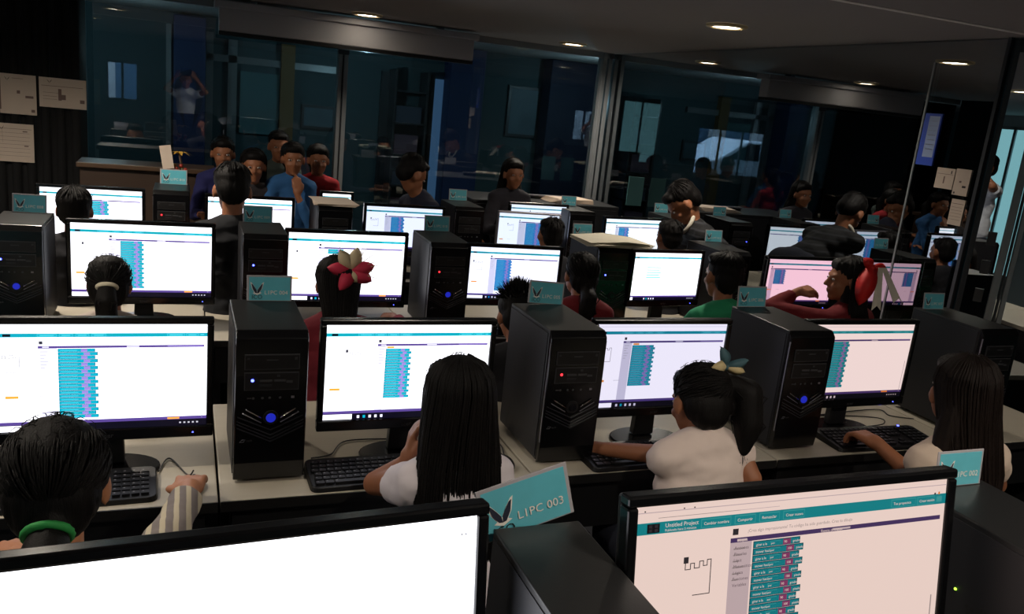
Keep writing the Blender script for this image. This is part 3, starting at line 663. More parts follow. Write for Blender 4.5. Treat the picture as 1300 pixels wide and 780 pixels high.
for k in range(9):
    t = 2*math.pi*k/9; d = V((math.cos(t), .5*math.sin(t), 0)); p0 = V((0, 0, .15)); s_ = V((-d.y, d.x, 0)).normalized()*.011
    q.add([p0-s_*.4, p0+d*.035+V((0, 0, .018))-s_, p0+d*.075-V((0, 0, .004)), p0+d*.035+V((0, 0, .018))+s_, p0+s_*.4], [(0, 1, 2, 3, 4)], YEL)
q.build('fronds', r)
q = MB()
for k in range(14): q.ell((random.uniform(-.05, .05), random.uniform(-.03, .03), random.uniform(.04, .09)), (.012, .012, .012), mat('ornament_%d' % (k % 3), [(150, 50, 35), (60, 60, 30), (170, 130, 60)][k % 3], .5), seg=8)
q.build('decorations', r)
q = MB(); a = aty(214, 200, 5.1); q.box(-.03, 0, 0, .03, .002, .13, PAPER, Matrix.Rotation(-.15, 4, 'Y')); q.tube([(0.0, .001, -.07), (0, .001, .0)], .006, BRW, 6)
tag(q.build('paper_fan', loc=(a.x, 5.1, TT+.075)), 'narrow cream paper pennant left of the palm ornament', 'pennant')
# ================================================================== KEYBOARDS, MICE, CABLES
KEY = mat('black_key', (20, 20, 23), .4); KEYL = mat('key_legend', (120, 120, 125), .5)
def k_body():
    q = MB(); W_, D_ = .225, .082
    n = 10; out = []
    for cx, cy, a0 in ((W_-.02, D_-.02, 0), (-W_+.02, D_-.02, 90), (-W_+.02, -D_+.02, 180), (W_-.02, -D_+.02, 270)):
        for k in range(5): t = math.radians(a0+k*22.5); out.append((cx+.02*math.cos(t), cy+.02*math.sin(t), .0))
    n = len(out); top = [(x*.985, y*.97, .014+.010*(y+D_)/(2*D_)) for x, y, z in out]
    q.add(out+top, [tuple(range(n))[::-1], tuple(range(n, 2*n))]+[(i, (i+1) % n, n+(i+1) % n, n+i) for i in range(n)], BLACK); return q
def k_keys():
    q = MB()
    def kk(x, y, w_, d_=.0155):
        z = .015+.010*(y+.082)/.164; q.box(x, y, z, x+w_, y+d_, z+.006, KEY); q.box(x+.003, y+d_*.55, z+.0062, x+.007, y+d_*.8, z+.0064, KEYL)
    for r_ in range(6):
        y = -.068+r_*.0215
        if r_ == 0:
            for x, w_ in ((-.21, .022), (-.185, .022), (-.16, .11), (-.047, .022), (-.022, .022), (.003, .022)): kk(x, y, w_)
        else:
            for c in range(12): kk(-.212+c*.0205+.003*(r_ % 3), y, .017)
        for c in range(3): 
            if r_ in (0, 4, 5, 3) or (r_ == 1 and c == 1): kk(.046+c*.0195, y, .0165)
        for c in range(4): kk(.122+c*.0215, y, .018)
    return q
def keyboard(x, y, label, yaw=0, led=False, z=.75):
    r = empty('keyboard', (x, y, z), yaw, label, 'keyboard', 'black keyboards'); part('kb_body', k_body, r, 'housing', .002); part('kb_keys', k_keys, r, 'keys')
    if led:
        q = MB(); q.disc((.16, .074, .0235), (0, 0, 1), .004, .003, .002, LEDB, 10); o = q.build('lock_light', r); o['label'] = 'blue lock light'
    return r
def mouse(x, y, label, yaw=0, z=.75):
    r = empty('computer_mouse', (x, y, z), yaw, label, 'mouse', 'black computer mice')
    q = MB(); q.ell((0, 0, .009), (.027, .048, .022), BLACK, seg=20); q.v = [(a, b, max(c_, 0)) for a, b, c_ in q.v]; q.build('shell', r)
    q = MB(); q.disc((-.003, .026, .021), (1, 0, 0), .008, .008, .006, GREYP, 14); q.build('scroll_wheel', r)
    return r
keyboard(-.285, 2.10, 'black keyboard right beside girl with green hair tie', yaw=.04)
keyboard(.535, 2.095, 'black keyboard left of the long-haired girl', yaw=.02)
keyboard(1.36, 2.09, 'black keyboard under the arm of girl in sleeveless top', yaw=.02)
keyboard(2.31, 2.09, 'black keyboard with blue lock light, under the right-hand monitor', yaw=-.05, led=True)
mp = atz(246, 618, .76); mouse(mp.x-.002, mp.y+.006, 'black mouse under the hand with striped sleeve', -.1)
mp2 = atz(640, 588, .76); mouse(mp2.x, mp2.y, 'black mouse on the desk right of the long-haired girl', .1)
for x, y, t in ((.55, 3.5, 'black keyboard in front of the flower-bow girl'), (-.15, 3.52, 'black keyboard behind the girl with white hair tie'), (2.2, 3.42, 'black keyboard beside the boy in green'), (3.0, 3.37+.09, 'black keyboard before girl with red ribbon')):
    keyboard(x, y+.02 if y > 3.5 else y+.03, t)
def cable(pts, label, r=.0022):
    P_ = [V(p) for p in pts]; out = []
    for i in range(len(P_)-1):
        p0, p1, p2, p3 = P_[max(i-1, 0)], P_[i], P_[i+1], P_[min(i+2, len(P_)-1)]
        for k in range(8):
            t = k/8; out.append(.5*((2*p1)+(-p0+p2)*t+(2*p0-5*p1+4*p2-p3)*t*t+(-p0+3*p1-3*p2+p3)*t**3))
    out.append(P_[-1]); q = MB(); q.tube(out, r, BLACK, 6); tag(q.build('cable'), label, 'cable', 'black desk cables')
cable([(-.06, 2.19, .755), atz(215, 582, .754), atz(238, 603, .756), (mp.x, mp.y+.085, .765)], 'thin black mouse cable curving to the hand with striped sleeve')
cable([(.62, 2.32, .754), atz(440, 560, .754), atz(420, 577, .754), atz(395, 582, .754)], 'thin black cable behind keyboard left of long-haired girl')
cable([(.9, 2.2, .754), atz(628, 560, .754), atz(636, 566, .754), atz(640, 578, .76)], 'short black mouse cable right of the long-haired girl')
cable([(2.2, 2.33, .754), atz(1110, 520, .754), atz(1130, 528, .754), atz(1160, 532, .754)], 'black cable on the desk under the right-hand monitor')
cable([(2.15, 2.36, .754), atz(1108, 530, .754), atz(1122, 538, .757), (2.36, 2.2, .757)], 'second black cable crossing to the keyboard with blue light')
# ================================================================== PEOPLE
def frame(d, n):                       # columns: side, dir, normal
    d = d.normalized(); n = (n-d*n.dot(d)).normalized(); s_ = d.cross(n); return Matrix((s_, d, n)).transposed()
class Blob:
    def __init__(s): s.bm = bmesh.new()
    def pts_hull(s, pts):
        b = bmesh.new()
        for p in pts: b.verts.new(p)
        r = bmesh.ops.convex_hull(b, input=b.verts)
        bmesh.ops.delete(b, geom=[g for g in r['geom_interior'] if isinstance(g, bmesh.types.BMVert)], context='VERTS')
        me = bpy.data.meshes.new('t'); b.to_mesh(me); b.free(); s.bm.from_mesh(me); bpy.data.meshes.remove(me)
    def ball(s, c, r, R=None):
        out = []
        for i in range(1, 10):
            t = math.pi*i/10
            for k in range(14):
                q = 2*math.pi*k/14; p = V((r[0]*math.sin(t)*math.cos(q), r[1]*math.sin(t)*math.sin(q), r[2]*math.cos(t))); out.append(V(c)+(R @ p if R else p))
        for z in (-1, 1): p = V((0, 0, z*r[2])); out.append(V(c)+(R @ p if R else p))
        return out
    def ell(s, c, r, R=None): s.pts_hull(s.ball(c, r, R))
    def cap(s, a, ra, b, rb, e0=True, e1=True):
        a, b = V(a), V(b); out = []
        d = (b-a).normalized(); x = d.orthogonal().normalized(); y = d.cross(x)
        for c, r, e in ((a, ra, e0), (b, rb, e1)):
            if e: out += s.ball(c, (r, r, r))
            else: out += [c+(x*math.cos(k*math.pi/8)+y*math.sin(k*math.pi/8))*r for k in range(16)]
        s.pts_hull(out)
    def finish(s, name, m, parent, base, voxel, smooth=3, disp=None, extra=None, strands=None):
        me = bpy.data.meshes.new(name); s.bm.to_mesh(me); s.bm.free()
        o = bpy.data.objects.new(name, me); COL.objects.link(o)
        r = o.modifiers.new('r', 'REMESH'); r.mode = 'VOXEL'; r.voxel_size = voxel
        k = o.modifiers.new('s', 'SMOOTH'); k.iterations = smooth; k.factor = .6
        dg = bpy.context.evaluated_depsgraph_get(); m2 = bpy.data.meshes.new_from_object(o.evaluated_get(dg)); o.modifiers.clear(); o.data = m2; bpy.data.meshes.remove(me); m2.name = name
        if disp:
            m2.update()
            for v in m2.vertices: v.co += v.normal*disp(v.co)
        for v in m2.vertices: v.co -= base
        if strands:
            q = MB(); 
            for pts, rr in strands: q.tube([p-base for p in pts], rr, m, 5)
            k0 = len(m2.vertices)
            b = bmesh.new(); b.from_mesh(m2); t = q.mesh('t'); b.from_mesh(t); b.to_mesh(m2); b.free(); bpy.data.meshes.remove(t)
        m2.materials.clear(); m2.materials.append(m)
        for p in m2.polygons: p.use_smooth = True; p.material_index = 0
        o.parent = parent; return o
def hand(B, w_, d, n, side, s=.85, curl=.5, spread=.1, r=1.0):
    """w_: wrist, d: direction to the knuckles, n: back-of-hand normal, side: +1 thumb towards +s"""
    F = frame(d, n); T = lambda x, y, z: w_+F @ V((x*side, y, z))*s
    B.cap(T(0, -.01, 0), .023*s, T(0, .02, 0), .026*s)
    for x in (-.026, -.009, .009, .026): B.cap(T(x*.7, .02, 0), .015*s, T(x, .078, 0), .0115*s)
    for i, (x, l) in enumerate(((.028, .066), (.0095, .076), (-.0095, .07), (-.027, .055))):
        a = T(x, .078, 0); ang = curl*.7; k1 = l*.42; k2 = l*.33; k3 = l*.25; dx = x*spread*4
        y, z = .078+k1*math.cos(ang), -k1*math.sin(ang); p1 = T(x+dx*.2, y, z); a2 = ang+curl*.9
        y2, z2 = y+k2*math.cos(a2), z-k2*math.sin(a2); p2 = T(x+dx*.4, y2, z2); a3 = a2+curl*.5
        p3 = T(x+dx*.5, y2+k3*math.cos(a3), z2-k3*math.sin(a3))
        B.cap(a, .0098*s, p1, .009*s); B.cap(p1, .009*s, p2, .008*s); B.cap(p2, .008*s, p3, .0068*s)
    p0 = T(.024, .022, -.004); p1 = T(.046, .050, -.012); p2 = T(.050, .078, -.020)
    B.cap(p0, .014*s, p1, .0105*s); B.cap(p1, .0105*s, p2, .008*s)
def person(label, head, s=.88, yaw=0, hyaw=0, hpitch=0, hroll=0, pelvis=None, arms=None, shirt=(200, 190, 180), shirt_m=None, sleeve='short', pants=(30, 34, 48), hair='tail', hair_m=HAIR, skin=SKIN, voxel=.007, group='seated children', standing=False, hairlen=.4, seat=True, extras=None, neckf=.0, pants_m=None, shw=.132, neckz=.14, hairw=None, sl=.55, tw=1.0):
    """yaw 0 faces +Y. head: centre of the head."""
    head = V(head); Rz = Matrix.Rotation(yaw, 3, 'Z')
    RH = Rz @ Euler((hpitch, hroll, hyaw), 'XYZ').to_matrix()
    nb = head + Rz @ V((0, -.035, -neckz))*s + Rz @ V((0, -neckf, 0))
    if pelvis is None: pelvis = V((nb.x, nb.y, .52)) + Rz @ V((0, -.07, 0))
    pelvis = V(pelvis); base = V((pelvis.x, pelvis.y, 0))
    r = empty('person', base, 0, label, 'person', group); person.nb = nb
    spine = nb-pelvis; up = spine.normalized(); sd = (Rz @ V((1, 0, 0))); fw = up.cross(sd)*-1
    if fw.dot(Rz @ V((0, 1, 0))) < 0: fw = -fw
    RT_ = Matrix((sd, fw, up)).transposed()
    chest = pelvis+spine*.66; belly = pelvis+spine*.3; L_ = spine.length
    sh = {1: nb+RT_ @ V((shw, -.005, -.055))*s, -1: nb+RT_ @ V((-shw, -.005, -.055))*s}
    arms = arms or {}; A = {}
    for k in (-1, 1):
        a = arms.get(k)
        if not a:
            el = sh[k]+Rz @ V((k*.07, .10, -.24))*s; wr = el+Rz @ V((-k*.05, .21, .03))*s; wr.z = max(wr.z, .79) if not standing else wr.z
            a = dict(el=el, wr=wr)
        a.setdefault('el', None); a['el'] = V(a['el']); a['wr'] = V(a['wr'])
        A[k] = a
    def torso(B, g, neck=True):
        B.ell(chest, (.122*s*tw+g, .085*s+g, L_*.30+g), RT_); B.ell(belly, (.115*s*tw+g, .088*s+g, L_*.32+g), RT_)
        B.ell(nb+RT_ @ V((0, -.012, -.085))*s, (shw*s*.98+g, .072*s+g, .06*s+g), RT_); B.cap(sh[-1], .047*s+g, nb+RT_ @ V((0, -.01, -.02))*s, .062*s+g); B.cap(sh[1], .047*s+g, nb+RT_ @ V((0, -.01, -.02))*s, .062*s+g)
    def legs(B, g):
        for k in (-1, 1):
            hp_ = pelvis+Rz @ V((k*.075*s, 0, -.0))
            if standing: kn = V((hp_.x, hp_.y, .48)) + Rz @ V((k*.02, .03, 0)); an = V((kn.x, kn.y, .09)) + Rz @ V((0, -.03, 0))
            else: kn = hp_+Rz @ V((k*.03, .36*s, -.02)); an = V((kn.x, kn.y, .08)) + Rz @ V((0, -.04, 0))
            B.cap(hp_, .085*s+g, kn, .055*s+g); B.cap(kn, .055*s+g, an, .036*s+g)
        B.ell(pelvis, (.135*s+g, .105*s+g, .10*s+g), Rz)
    B = Blob(); torso(B, 0); legs(B, 0)
    for k in (-1, 1):
        kn = pelvis+Rz @ V((k*.1*s, .36*s, 0))
        if standing: ft = V((pelvis.x, pelvis.y, .035))+Rz @ V((k*.095*s, .02, 0))
        else: ft = V((kn.x, kn.y, .035))+Rz @ V((k*.01, -.03, 0))
        B.cap(ft+V((0, 0, .045)), .034*s, ft, .034*s); B.cap(ft, .034*s, ft+Rz @ V((0, .13*s, -.012)), .024*s)
    B.cap(nb-up*.02, .046*s, head+RH @ V((0, -.02, -.04))*s, .045*s)
    H = lambda x, y, z: head+RH @ V((x, y, z))*s
    E_ = lambda c, rr: B.ell(H(*c), tuple(a*s for a in rr), RH)
    E_((0, -.008, .025), (.075, .092, .085)); E_((0, .024, -.035), (.057, .062, .074)); E_((0, .055, -.088), (.024, .026, .022)); E_((0, .072, .022), (.05, .018, .016))
    B.cap(H(0, .086, .006), .007*s, H(0, .102, -.026), .0115*s); E_((-.011, .092, -.03), (.008, .01, .007)); E_((.011, .092, -.03), (.008, .01, .007))
    E_((0, .081, -.054), (.022, .011, .006)); E_((0, .080, -.064), (.018, .011, .006)); E_((.034, .06, -.03), (.022, .022, .02)); E_((-.034, .06, -.03), (.022, .022, .02))
    for k in (-1, 1): B.ell(H(k*.078, -.005, -.008), (.009*s, .02*s, .031*s), RH @ Matrix.Rotation(k*-.3, 3, 'Z'))
    for k in (-1, 1):
        a = A[k]; B.cap(sh[k], .043*s, a['el'], .033*s); B.cap(a['el'], .034*s, a['wr'], .023*s)
        d = a.get('hd'); d = V(d) if d else (a['wr']-a['el']).normalized(); n = V(a.get('hn', (0, 0, 1)))
        if abs(d.normalized().dot(n.normalized())) > .95: n = V((0, -1, .1))
        hand(B, a['wr'], d, n, -k if a.get('flip') is None else k, s*.88*a.get('hs', 1.08), a.get('curl', .45), a.get('spread', .1))
    body = B.finish('body', skin, r, base, voxel, 2)
    for k in (-1, 1):                                        # eyes
        q = MB(); q.ell(H(k*.030, .079, .004), (.013*s, .008*s, .006*s), mat('eye_white', (190, 180, 175), .3), RH, 10); q.ell(H(k*.030, .0845, .004), (.0055*s, .004*s, .0055*s), mat('eye_dark', (20, 12, 8), .2), RH, 8)
        q.v = [tuple(V(p)-base) for p in q.v]; q.build('eye', r)
    # clothes
    cm = shirt_m or mat('cloth_%d_%d_%d' % shirt, shirt, .9, bump=.25, bscale=30, sheen=.0)
    B = Blob(); torso(B, .012)
    for k in (-1, 1):
        a = A[k]
        if sleeve == 'long':
            B.cap(sh[k], .055*s, a['el'], .046*s); e = a['el'].lerp(a['wr'], a.get('cuff', .84)); B.cap(a['el'], .046*s, e, .036*s, True, False)
        elif sleeve == 'short':
            e = sh[k].lerp(a['el'], sl); B.cap(sh[k], .055*s, e, .056*s, True, False)
        elif sleeve == 'cap':
            e = sh[k].lerp(a['el'], .17)+V((k*.014, 0, .014)); B.cap(sh[k]+V((0, 0, .006)), .046*s, e, .054*s, True, False)
        else:
            B.ell(sh[k], (.05*s,)*3)
    sd_ = random.uniform(0, 50)
    def fold(co): return .009*noise.noise(V((co.x*8+sd_, co.y*8, co.z*15)))+.004*noise.noise(V((co.x*26, co.y*26+sd_, co.z*40)))
    so = B.finish('shirt', cm, r, base, max(voxel, .008), 9, disp=fold)
    B = Blob(); legs(B, .012); B.finish('trousers', pants_m or mat('cloth_%d_%d_%d' % pants, pants, .9, bump=.2, bscale=40), r, base, .012, 2)
    # shoes
    for k in (-1, 1):
        q = Blob()
        if standing: ft = V((pelvis.x, pelvis.y, .035))+Rz @ V((k*.095*s, .02, 0))
        else: kn = pelvis+Rz @ V((k*.1*s, .36*s, 0)); ft = V((kn.x, kn.y, .035))+Rz @ V((k*.01, -.03, 0))
        q.cap(ft, .042*s, ft+Rz @ V((0, .14*s, -.006)), .034*s); q.finish('shoe', BLACK, r, base, .01, 1)
    # hair
    def E2(c, rr, rot=None): HB.ell(H(*c), tuple(a*s for a in rr), RH @ rot if rot else RH)
    HB = Blob(); strands = []
    Rx = lambda a: Matrix.Rotation(a, 3, 'X')
    if hair == 'short':
        E2((0, -.024, .050), (.083, .089, .077)); E2((0, -.055, .002), (.074, .056, .074)); E2((0, .045, .082), (.058, .042, .030))
    else:
        E2((0, -.020, .047), (.086, .092, .083)); E2((0, .040, .076), (.062, .046, .036)); E2((0, -.052, .0), (.08, .062, .082)); E2((0, -.06, -.03), (.066, .05, .055))
    if hair == 'spiky':
        for k in range(480):
            t = random.uniform(0, 2*math.pi); ph = random.uniform(0, 1.2); d = V((math.sin(ph)*math.cos(t), math.sin(ph)*math.sin(t)-.1, math.cos(ph)))
            p = V((0, -.02, .045))+V((d.x*.084, d.y*.095, d.z*.082)); strands.append(([H(*p), H(*(p+d*.02)), H(*(p+d*random.uniform(.03, .05)+V((0, .0, .0))))], [.0022, .0014, .0004]))
    tie = None
    if hair in ('tail', 'lowtail', 'sidetail'):
        if hair == 'tail': t0 = V((0, -.112, .022)); t1 = V((0, -.150, -.03)); t2 = V((.0, -.135, -.13)); t3 = V((.005, -.115, -.13-hairlen*.4)); R0 = (.030, .042, .042, .022)
        elif hair == 'lowtail': t0 = V((0, -.10, -.052)); t1 = V((0, -.135, -.085)); t2 = V((0, -.125, -.16)); t3 = V((0, -.10, -.16-hairlen*.3)); R0 = (.03, .042, .045, .03)
        else: t0 = V((.075, -.07, .065)); t1 = V((.12, -.09, .03)); t2 = V((.125, -.085, -.06)); t3 = V((.11, -.08, -.14)); R0 = (.03, .048, .046, .02)
        P_ = [H(*t0), H(*t1), H(*t2), H(*t3)]
        for i in range(3): HB.cap(P_[i], R0[i]*s, P_[i+1], R0[i+1]*s)
        HB.cap(H(*(t0*.6)), .05*s, P_[0], R0[0]*s)
        for k in range(60):
            o_ = [V((random.uniform(-1, 1), random.uniform(-1, 1), 0))*R0[i]*s*.95 for i in range(4)]
            strands.append(([P_[0]+o_[0]*.8, P_[1]+o_[1], P_[2]+o_[2], P_[3]+o_[3]+V((0, 0, -random.uniform(0, .05)))], [.002, .002, .0018, .0005]))
        tie = (P_[0], (P_[1]-P_[0]).normalized(), R0[0]*s)
    if hair in ('long', 'longtop'):
        wv = hairw or (.105 if hair == 'long' else .07)
        prev = None
        for i in range(9):
            t = i/8; wt = .082+(wv-.082)*min(1, t*2.2)-.028*max(0, t-.45)
            b_ = HB.ball(head+RH @ V((0, -.045, .01))*s+Rz @ V((0, -.05*t, 0))+V((0, 0, -hairlen*t)), (wt*s, (.060-.02*t)*s, .05*s), Rz)
            if prev: HB.pts_hull(prev+b_)
            prev = b_
        for k in range(330 if voxel < .0075 else 120):
            ph = random.uniform(-1.9, 1.9); pts = []; rr = random.uniform(.98, 1.05)
            for th in (.25, .75, 1.2, 1.6): pts.append(H(.088*rr*math.sin(th)*math.sin(ph), -.026-.09*rr*math.sin(th)*math.cos(ph), .046+.085*rr*math.cos(th)))
            l0 = RH.transposed() @ (pts[-1]-head); tx = math.sin(ph)*(wv-.008)*s+random.uniform(-.006, .006); ty = -(.085+.03*max(0, math.cos(ph)))*s; en = (hairlen+.07)*random.uniform(.86, 1.04)
            for i in range(1, 6):
                t = i/5; tt = min(1, t*1.8); w1 = Rz @ V((tx*(1-.14*t), ty-.05*t*s, 0)); p_ = pts[3].lerp(V((head.x+w1.x, head.y+w1.y, pts[3].z)), tt); pts.append(V((p_.x, p_.y, pts[3].z-en*t)))
            strands.append((pts, [.0012, .0023, .0023, .0023, .0022, .002, .0017, .0013, .0005]))
        tie = (H(0, -.1, .03), V((0, -1, -.3)).normalized(), .03*s)
    if hair != 'spiky':
        for k in range(260 if voxel < .0075 else 60):              # combed surface locks
            ph = random.uniform(-2.2, 2.2); th0 = random.uniform(.05, .6); rr = random.uniform(.985, 1.03); pts = []
            if hair == 'short' or hair in ('long', 'longtop'):
                for i in range(5):
                    th = th0+i*.2; pts.append(H(.084*rr*math.sin(th)*math.sin(ph), -.028-.087*rr*math.sin(th)*math.cos(ph), .048+.08*rr*math.cos(th)))
            else:
                td = {'tail': V((0, -.95, -.2)), 'lowtail': V((0, -.8, -.8)), 'sidetail': V((.8, -.5, .3))}[hair].normalized(); th = random.uniform(.7, 1.9)
                d0 = V((math.sin(th)*math.sin(ph), -math.sin(th)*math.cos(ph), math.cos(th)))
                for i in range(6):
                    d1 = d0.lerp(td, i/5*.92).normalized(); pts.append(H(.0875*rr*d1.x, -.028+.0895*rr*d1.y, .044+.085*rr*d1.z))
            strands.append((pts, [.0008]+[.002]*(len(pts)-2)+[.0008]))
    for k in range(70):                                      # loose flyaway hairs round the crown
        t = random.uniform(0, 2*math.pi); ph = random.uniform(.1, 1.25); d = V((math.sin(ph)*math.cos(t), math.sin(ph)*math.sin(t), math.cos(ph)))
        if d.y > .45: continue
        tg = d.cross(V((random.uniform(-1, 1), random.uniform(-1, 1), random.uniform(-1, 1)))).normalized()
        p = V((0, -.018, .046))+V((d.x*.087, d.y*.098, d.z*.084)); strands.append(([H(*(p-d*.006)), H(*(p+tg*.012+d*.004)), H(*(p+tg*.026+d*.002))], [.0009, .0008, .0004]))
    sk = random.uniform(0, 99)
    def hd(co):
        l = RH.transposed() @ (co-head); a = math.atan2(l.x, l.y)
        return .0035*noise.noise(V((a*9+sk, l.length*6, l.z*2)))+.002*noise.noise(V((a*26+sk, 0, l.z*6)))
    ho = HB.finish('hair', hair_m, r, base, max(voxel, .007), 2, disp=hd, strands=strands)
    # pull the fringe off the face
    if extras: extras(r, H, RH, base, s, tie, so, ho)
    if seat:
        q = MB(); st_ = empty('stool', base, yaw, 'black stool under %s' % label.split(',')[0][:60], 'stool', 'black stools'); z = pelvis.z-.115*s-.012
        q.disc((0, .03, z-.05), (0, 0, 1), .16, .165, .05, BLACK, 28); q.build('seat', st_, bevel=.006)
        q = MB(); q.tube([(0, .03, .05), (0, .03, z-.05)], .02, GREYP, 12); q.build('pole', st_)
        q = MB()
        for k in range(5): t = 2*math.pi*k/5; q.tube([(0, .03, .05), (.2*math.cos(t), .03+.2*math.sin(t), .03)], .013, BLACK, 8)
        q.build('base', st_)
    return r
def torus(c, n, R_, r_, m, base, parent, name, label=None):
    n = V(n).normalized(); x = n.orthogonal().normalized(); y = n.cross(x); c = V(c)-base; q = MB()
    q.tube([c+(x*math.cos(2*math.pi*k/20)+y*math.sin(2*math.pi*k/20))*R_ for k in range(20)], r_, m, 8, True); o = q.build(name, parent)
    if label: o['label'] = label
    return o
def tie_fn(col, name='hair_tie', label=None, R_=1.15, r_=.007):
    def f(r, H, RH, base, s, tie, so, ho):
        torus(tie[0]+tie[1]*.004, tie[1], tie[2]*R_, r_, mat('tie_%d_%d_%d' % col, col, .7, bump=.3, bscale=90), base, r, name, label)
    return f
def leafloop(q, c, d, up, L, W_, m, th=.006):          # padded ribbon petal from c along d
    d = V(d).normalized(); sd = d.cross(V(up)).normalized(); n = sd.cross(d); P_ = []; 
    top = []; bot = []
    for i in range(9):
        t = i/8; wdt = W_*math.sin(math.pi*min(1, t*.92+.08))**.7*.5; p = c+d*L*t+n*math.sin(t*math.pi)*L*.18
        top.append((p-sd*wdt, p+n*th, p+sd*wdt, p-n*th))
    vs = [v for r_ in top for v in r_]; fs = []
    for i in range(8):
        for k in range(4): fs.append((i*4+k, i*4+(k+1) % 4, (i+1)*4+(k+1) % 4, (i+1)*4+k))
    q.add(vs, fs, m, True)
print('people...')
# --- second row children (backs to the camera, before the nearest monitors)
# girl at bottom left with green hair tie, striped shirt
def ex_k1(r, H, RH, base, s, tie, so, ho):
    tie_fn((40, 150, 70), label='green hair tie')(r, H, RH, base, s, tie, so, ho)
    q = MB(); nbp = person.nb+V((0, 0, .012))
    q.v = []; torus(nbp, (0, .25, 1), .050, .013, mat('cream_collar', (170, 158, 138), .85), base, r, 'collar', 'pale shirt collar')
hk = aty(72, 618, 1.42)
stripe = bands('striped_shirt', (118, 108, 104), (190, 178, 152), 'X', 13, .62)
wr = atz(237, 644, .812)
person('child with green hair tie and grey-cream striped shirt, hand on mouse at bottom left', (hk.x, hk.y, hk.z), s=.93, shirt_m=stripe, sleeve='long', pants=(36, 44, 70), hair='lowtail', hairlen=.2, voxel=.0055,
       arms={1: dict(el=(wr.x-.03, wr.y-.20, .87), wr=(wr.x+.004, wr.y+.03, .835), hd=(.08, 1, -.08), curl=.32, hs=1.2, cuff=.80, spread=.1)}, hpitch=-.2, extras=ex_k1, skin=SKIN2)
# long-haired girl, cheek on her hand
hk = aty(578, 512, 1.80); el = atz(474, 612, .785); wr_ = aty(510, 572, 1.93)
person('girl with very long black hair and white shirt leaning her cheek on one hand', (hk.x, hk.y, hk.z), s=.94, shirt=(214, 206, 212), sleeve='short', hair='long', hairlen=.46, hairw=.135, shw=.108, sl=.38, voxel=.0055,
       arms={-1: dict(el=(el.x, el.y-.02, .79), wr=(wr_.x, 1.86, wr_.z), hd=(.12, .1, 1), hn=(-1, .2, 0), curl=.5)}, hpitch=-.12, hyaw=.1)
# girl in sleeveless white top with side ponytail and bow
def ex_k3(r, H, RH, base, s, tie, so, ho):
    q = MB(); c = H(.05, -.075, .115)-base; a = mat('bow_teal', (64, 98, 108), .6); b = mat('bow_cream', (205, 186, 140), .6)
    leafloop(q, c, (-.45, 0, 1), (0, -1, 0), .065, .036, a); leafloop(q, c, (-1, -.25, .05), (0, -1, .2), .06, .04, b); leafloop(q, c, (1, -.2, .35), (0, -1, 0), .07, .036, a); leafloop(q, c, (.9, -.3, -.2), (0, -1, 0), .06, .03, b); q.ell(c, (.012, .012, .012), a)
    q.build('hair_bow', r)['label'] = 'teal and cream hair bow'
hk = aty(886, 512, 1.90); elL = atz(775, 580, .79); elR = aty(955, 600, 1.78)
person('girl in sleeveless white ruffled top with side ponytail and small bow', (hk.x, hk.y, hk.z), s=.92, shirt=(226, 208, 200), sleeve='cap', hair='sidetail', voxel=.0055, neckf=.015, neckz=.098, shw=.132, tw=1.22,
       arms={-1: dict(el=(elL.x+.12, elL.y-.12, .84), wr=(elL.x+.0, elL.y+.07, .785)), 1: dict(el=(elR.x+.0, elR.y, elR.z-.02), wr=(elR.x+.0, elR.y+.24, .79))}, hpitch=-.35, hroll=.05, extras=ex_k3)
# long-haired girl at right with beige T-shirt
hk = aty(1218, 500, 1.66); hw = V((2.13, 1.965, .785))
person('girl with long dark hair and beige T-shirt at right, hand resting on the desk', (hk.x, hk.y, hk.z), s=.98, yaw=.0, hyaw=-.35, shirt=(206, 186, 170), sleeve='short', hair='long', hair_m=HAIRB, hairlen=.42, hairw=.125, voxel=.0055,
       arms={-1: dict(el=(hw.x+.08, hw.y-.24, .72), wr=(hw.x+.03, hw.y-.02, .81), hd=(-.1, 1, .1), curl=.8, hs=1.15), 1: dict(el=(hk.x+.22, hk.y-.02, .80), wr=(hk.x+.12, hk.y+.17, .64))})
# --- third row children
hk = aty(139, 362, 2.95)
person('child with white hair tie and white shirt in front of the second monitor from left', (hk.x, hk.y, hk.z), s=.80, shirt=(196, 182, 174), sleeve='long', hair='tail', hairlen=.25, extras=tie_fn((225, 215, 190), label='white hair tie'), voxel=.008,
       arms={1: dict(el=(hk.x+.2, hk.y+.17, .80), wr=(hk.x+.14, hk.y+.47, .80))})
def ex_k6(r, H, RH, base, s, tie, so, ho):
    q = MB(); c = H(.035, -.09, .085)-base; a = mat('bow_red', (215, 50, 84), .6); b = mat('bow_cream2', (226, 206, 170), .6)
    for i, (d, m_) in enumerate([((-.5, -.1, .8), b), ((-1, -.1, .1), a), ((.2, -.1, .9), b), ((.9, -.1, .2), a), ((.85, -.1, -.45), a), ((.3, -.2, -.6), b), ((-.3, -.2, -.5), a)]):
        leafloop(q, c, d, (0, -1, 0), .085 if i != 5 else .05, .052, m_)
    for i in range(10):
        t = random.uniform(-1, 2.4); q.tube([c, c+V((math.cos(t)*.06, -.02, math.sin(t)*.05)), c+V((math.cos(t)*.12, -.02, math.sin(t)*.095))], [.0015, .0013, .0006], b, 4)
    q.build('flower_bow', r)['label'] = 'pink and cream flower bow'
hk = aty(428, 362, 2.93)
hk6w = atz(495, 398, .80)
person('girl in crimson sweater with big pink and cream flower bow', (hk.x, hk.y, hk.z), s=.88, shirt=(104, 12, 30), sleeve='long', hair='longtop', hairlen=.2, extras=ex_k6, voxel=.007,
       arms={1: dict(el=(hk6w.x+.02, hk6w.y-.27, .80), wr=(hk6w.x, hk6w.y-.08, .80), curl=.6)})
hk = aty(655, 402, 2.72)
